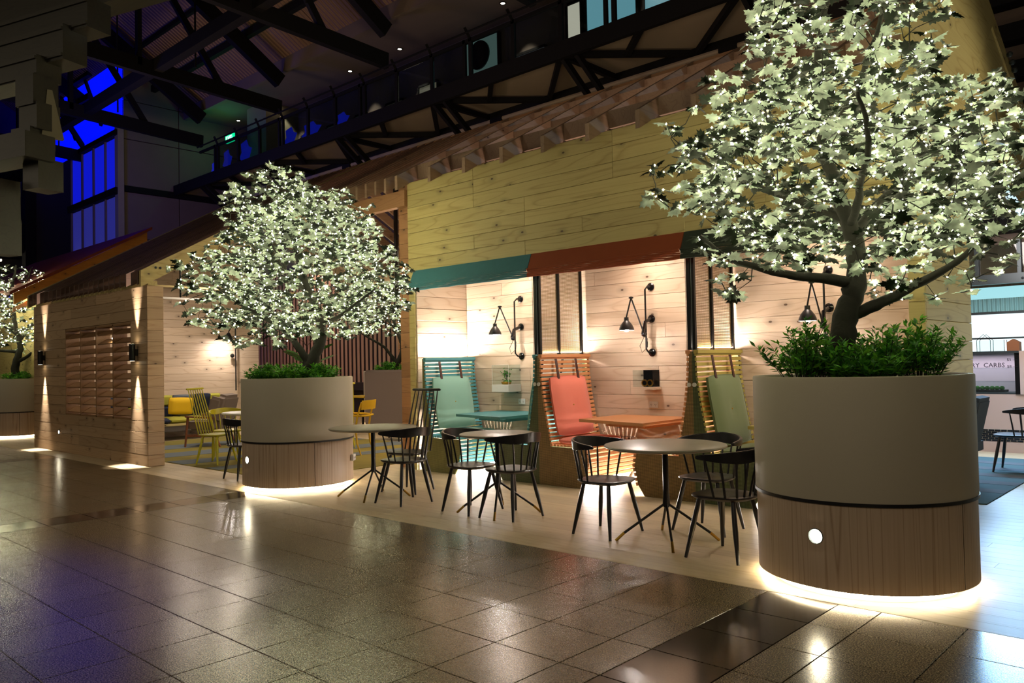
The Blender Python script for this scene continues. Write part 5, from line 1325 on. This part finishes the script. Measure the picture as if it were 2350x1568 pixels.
    for k in range(22): obj('brick', MB().box(-17.3,-16.95,13.98,14.1,.98+k*.13,1.10+k*.13), 'orangewood', br)
    obj('dark_wall', MB().box(-16.95,-13,14.4,14.5,0,5), 'darkwood', br)
    bp = thing('broad_leaf_plant', 'dim broad leaved plant behind the middle planter', 'plant', (-15.4,9.9,0))
    rnd = random.Random(4)
    obj('pot', MB().lathe([(0,0),(.2,0),(.26,.5),(.24,.5),(0,.45)],20,(-15.4,9.9,0)), 'greypanel', bp)
    for i in range(16):
        a = rnd.uniform(0,2*PI); z = rnd.uniform(1.5,2.3); q = Vector((-15.4+math.cos(a)*.3,9.9+math.sin(a)*.3,z)); d = Vector((math.cos(a),math.sin(a),.4)).normalized(); sd = Vector((-math.sin(a),math.cos(a),0))
        obj('leaf', MB().add([q,q+d*.12+sd*.12,q+d*.28+sd*.1,q+d*.38,q+d*.28-sd*.1,q+d*.12-sd*.12],[(0,1,2,3,4,5)]), 'bush2', bp)
        obj('stem', MB().tube([(-15.4,9.9,.4),(-15.4,9.9,q.z-.3),tuple(q)],.006,4), 'twig', bp)
    tb = thing('dining_table', 'yellow edged dining table in the dark beyond the middle planter', 'table', (-15.45,11.4,0))
    obj('tabletop', MB().box(-15.9,-15.0,11.1,11.7,.72,.75), 'yellow', tb)
    for x in (-15.8,-15.1):
        for y in (11.15,11.65): obj('leg', MB().box(x-.015,x+.015,y-.015,y+.015,0,.72), 'blackmetal', tb)
interior()
lamp('screen_uplight','AREA',(-21,13.3,4.4),120,(1.0,.62,.48),.3,aim=(-21,14.0,2.0),sy=7)

# ================================================================== CAFE SERVERY AT THE RIGHT
def servery():
    Y = 13.4
    c = thing('servery_counter', 'pale pink laminate counter front with a band of black tiles', 'counter', (-2.4,Y,0))
    obj('counter_front', MB().box(-5.2,2.5,Y+.02,Y+.7,.02,.845), 'counter', c)
    obj('kick_board', MB().box(-5.2,2.5,Y-.02,Y+.02,0,.15), 'counter', c)
    obj('tile_backing', MB().box(-5.2,2.5,Y,Y+.03,.155,.335), 'tilegrout', c)
    mb = MB(); n = 0
    for r in range(6):
        x = -3.6+(r % 2)*.04
        while x < -1.6:
            if n < 290: piece('wall_tile','blacktile',c,x,x+.072,Y-.008,Y+.004,.16+r*.029,.16+r*.029+.023); n += 1
            else: mb.box(x,x+.072,Y-.008,Y+.004,.16+r*.029,.16+r*.029+.023)
            x += .08
    if mb.v: obj('wall_tiles', mb, 'blacktile', c, kind='stuff')
    obj('worktop', MB().box(-5.2,-2.5,Y-.02,Y+.7,1.44,1.475), 'steel', c)
    obj('cabinet_post', MB().box(-2.50,-2.42,Y,Y+.06,.845,1.47), 'counter', c)
    obj('ledge', MB().box(-2.42,2.5,Y,Y+.7,.845,.98), 'counter', c)
    d = thing('display_cabinet', 'glass fronted food display cabinet with handwriting on the glass', 'cabinet', (-3.2,Y,.845))
    obj('interior', MB().box(-5.2,-2.5,Y+.45,Y+.5,.85,1.44), 'cabback', d)
    obj('base', MB().box(-5.2,-2.5,Y+.02,Y+.5,.845,.87), 'steel', d)
    for z in (1.02,1.22): obj('shelf', MB().box(-5.2,-2.54,Y+.1,Y+.45,z,z+.008), 'glass', d)
    obj('glass_front', MB().box(-5.2,-2.52,Y+.005,Y+.012,.87,1.44), 'glass', d)
    obj('frame', MB().box(-2.56,-2.50,Y,Y+.05,.845,1.44), 'steeldark', d)
    lettering('SAVOURY  CARBS', .092, 'ink', d, (.52,-.004,.395), align='RIGHT')
    lettering('$8 —', .055, 'ink', d, (.545,-.004,.385), align='LEFT'); lettering('$5 —', .055, 'ink', d, (.545,-.004,.485), align='LEFT')
    f = thing('food_tray', 'dark tray of food at the bottom of the display cabinet', 'tray', (-2.95,Y+.25,.87))
    obj('tray', MB().box(-3.15,-2.72,Y+.12,Y+.38,.871,.90), 'steeldark', f)
    rnd = random.Random(8)
    for i in range(6): obj('food', MB().sphere((-3.1+i*.065,Y+.24,.925),.035,8,5), 'bush2', f)
    # back window
    w_ = thing('window_9', 'bright cyan backlit servery opening above the counter', 'window', (0,Y+1.2,1.5), kind='structure')
    obj('backlight', MB().box(-5.5,3,Y+1.25,Y+1.3,1.0,2.08), 'cyanwin', w_)
    obj('shutter', MB().box(-5.5,3,Y+.55,Y+.6,2.08,2.28), 'cyancor', w_)
    obj('rail', MB().box(-5.5,3,Y+.5,Y+.62,2.04,2.075), 'steel', w_)
    obj('upper_glow', MB().box(-5.5,3,Y+.62,Y+.66,2.28,2.46), 'cyandim', w_)
    obj('rail', MB().box(-5.5,3,Y+.48,Y+.62,1.66,1.685), 'steel', w_)
    bmr = thing('wall_back', 'bolted blue grey steel beam and dark windows over the servery', 'wall', (0,Y,2.5), kind='structure')
    obj('beam', MB().box(-5.5,3,Y+.0,Y+.12,2.46,2.60), 'steel', bmr)
    for i in range(14): obj('bolt', MB().sphere((-3.05+i*.085 if i < 3 else -2.6+i*.06,Y-.005,2.52),.018,8,5), 'steel', bmr)
    for i in range(6):
        x = -3.6+i*.55; obj('window_frame', MB().box(x,x+.05,Y+.1,Y+.2,2.60,3.1), 'steel', bmr); obj('dark_pane', MB().box(x+.06,x+.54,Y+.15,Y+.17,2.62,3.05), 'glassd', bmr)
    obj('upper_wall', MB().box(-5.5,3,Y+.2,Y+.3,2.60,9), 'dimwall', bmr)
    for i in range(8): obj('louvre_board', MB().box(-5.5,3,Y-.1,Y+.2,3.2+i*.55,3.45+i*.55), 'steeldark', bmr)
    hs = thing('glass_house', 'small glass greenhouse ornament on the counter', 'ornament', (-2.95,Y+.3,1.475))
    for x in (-3.08,-2.9,-2.72):
        for y in (Y+.2,Y+.38): obj('bar', MB().tube([(x,y,1.475),(x,y,1.64)],.004,4), 'steeldark', hs)
    for y in (Y+.2,Y+.38): obj('gable_bar', MB().tube([(-3.08,y,1.64),(-2.99,y,1.73),(-2.9,y,1.64)],.004,4), 'steeldark', hs)
    obj('pane', MB().box(-3.08,-2.72,Y+.195,Y+.2,1.476,1.64), 'glass', hs)
    bx = thing('wooden_house', 'small brown wooden house block on the counter', 'ornament', (-2.62,Y+.3,1.475))
    obj('block', MB().prism([(-2.69,1.475),(-2.53,1.475),(-2.53,1.60),(-2.61,1.65),(-2.69,1.60)],Y+.2,Y+.36), 'cardboard', bx)
    pl = thing('potted_sprig', 'small dark leaf sprig on the counter', 'plant', (-2.42,Y+.3,1.475))
    obj('stem', MB().tube([(-2.46,Y+.3,1.475),(-2.44,Y+.3,1.56)],.004,4), 'twig', pl); obj('leaf', MB().add([(-2.45,Y+.3,1.54),(-2.42,Y+.3,1.57),(-2.40,Y+.3,1.63),(-2.45,Y+.3,1.60)],[(0,1,2,3)]), 'brownleather', pl)
    rg = thing('carpet', 'blue grey striped carpet inside the right end opening', 'carpet', (-3,10,0))
    obj('pile', MB().box(-7,-1.93,8.68,12.6,0,.010), 'carpet', rg)
    for i in range(5): obj('stripe', MB().box(-7,-1.931,9.4+i*.62,9.65+i*.62,.010,.012), 'rugblue', rg)
    ch = thing('lounge_chair', 'grey upholstered chair with its back edge behind the big planter', 'chair', (-2.6,10.0,0))
    bm = bmesh.new(); bmesh.ops.create_cube(bm, size=1); bmesh.ops.bevel(bm, geom=bm.edges[:], offset=.08, segments=2, affect='EDGES')
    obj('seat', MB().bm(bm, Matrix.Translation((-2.55,9.95,.42)) @ Matrix.Diagonal((.55,.55,.12,1))), 'bluegrey', ch, smooth=True)
    obj('backrest', MB().bm(bm, Matrix.Translation((-2.27,9.85,.70)) @ Matrix.Rotation(math.radians(13),4,'Y') @ Matrix.Diagonal((.09,.52,.56,1))), 'bluegrey', ch, smooth=True); bm.free()
    for x in (-2.75,-2.35):
        for y in (9.75,10.15): obj('leg', MB().tube([(x,y,0),(x,y,.37)],.014,6), 'blackmetal', ch)
    dk = dup(CH,(-2.18,11.3,0),math.radians(180),'dark horseshoe back chair entering at the right picture edge')
    dk['group'] = 'chairs by the servery'
M['cabback'] = paint('cabinet_back', '#d8c4d0', 0.5)
M['cyancor'] = corrugated('corrugated_shutter', '#8fd0dc', 0, .06, .5, .01)
servery()
lamp('servery_lamp','AREA',(-2.75,13.0,2.3),170,(.38,.66,1.0),1.2,aim=(-1.6,7.0,0),sy=.5)
lamp('servery_counter_lamp','AREA',(-2.2,11.8,3.0),60,(1.0,.86,.80),1.2,aim=(-2.4,13.4,.8))
lamp('cabinet_lamp','AREA',(-3.2,13.6,1.42),8,(1.0,.9,1.0),1.6,rot=(0,0,0),sy=.1)

# ================================================================== OLD TIMBER GANTRY, UPPER LEFT
def gantry():
    g = thing('timber_gantry', 'massive dark grooved old timbers hanging in at the upper left corner', 'beam', (-10,3.4,5))
    d = Vector((-.949,-.317,0))
    def beam(right, h, dep, Ln=4.5, nm='beam'):
        r = Vector(right); a = r; b = r+d*Ln
        obj(nm, MB().bar(a, b, dep, h), 'oldwood', g)
        for k, zz in enumerate((-.38,.36)):
            n_ = Vector((-d.y,d.x,0)); n_ = n_ if n_.dot(Vector((0,-1,0))) > 0 else -n_
            obj('groove_lip', MB().bar(a+n_*(dep/2+.012)+Vector((0,0,h*zz)), b+n_*(dep/2+.012)+Vector((0,0,h*zz)), .024, .035), 'oldwood', g)
    beam((-8.9,3.87,5.93),.50,.3); beam((-8.55,4.1,6.45),.5,.35,5.5); beam((-9.40,3.40,5.45),.34,.3); beam((-9.62,3.22,5.13),.40,.3); beam((-8.2,4.3,6.95),.45,.4,6)
    beam((-9.84,3.02,4.86),.26,.3)
    def block(c, w_, h, dep, nm='block', rot=0):
        c = Vector(c); obj(nm, MB().bar(c-d*w_/2, c+d*w_/2, dep, h), 'oldwood', g)
    block((-9.95,2.93,4.59),.30,.34,.3); block((-9.93,2.95,4.30),.30,.30,.28); block((-9.98,2.9,4.06),.32,.22,.3)
    obj('pale_face', MB().prism([(2.99,4.62),(3.04,4.62),(3.16,4.08),(2.93,4.08)],-9.86,-9.80,'x'), 'pier', g)  # paler strip stands in for light falling on the timber
    block((-10.15,2.72,3.93),1.0,.28,.35,'cross_block'); block((-9.92,2.98,3.66),.26,.34,.3)
    block((-10.3,2.66,3.35),.24,.55,.3); block((-10.27,2.69,2.98),.22,.40,.25)
    for x, z in ((-9.86,3.99),(-9.72,3.93)): obj('bolt', MB().sphere((x,2.80+(x+9.86)*.33,z),.03,8,5), 'steel', g)
gantry()
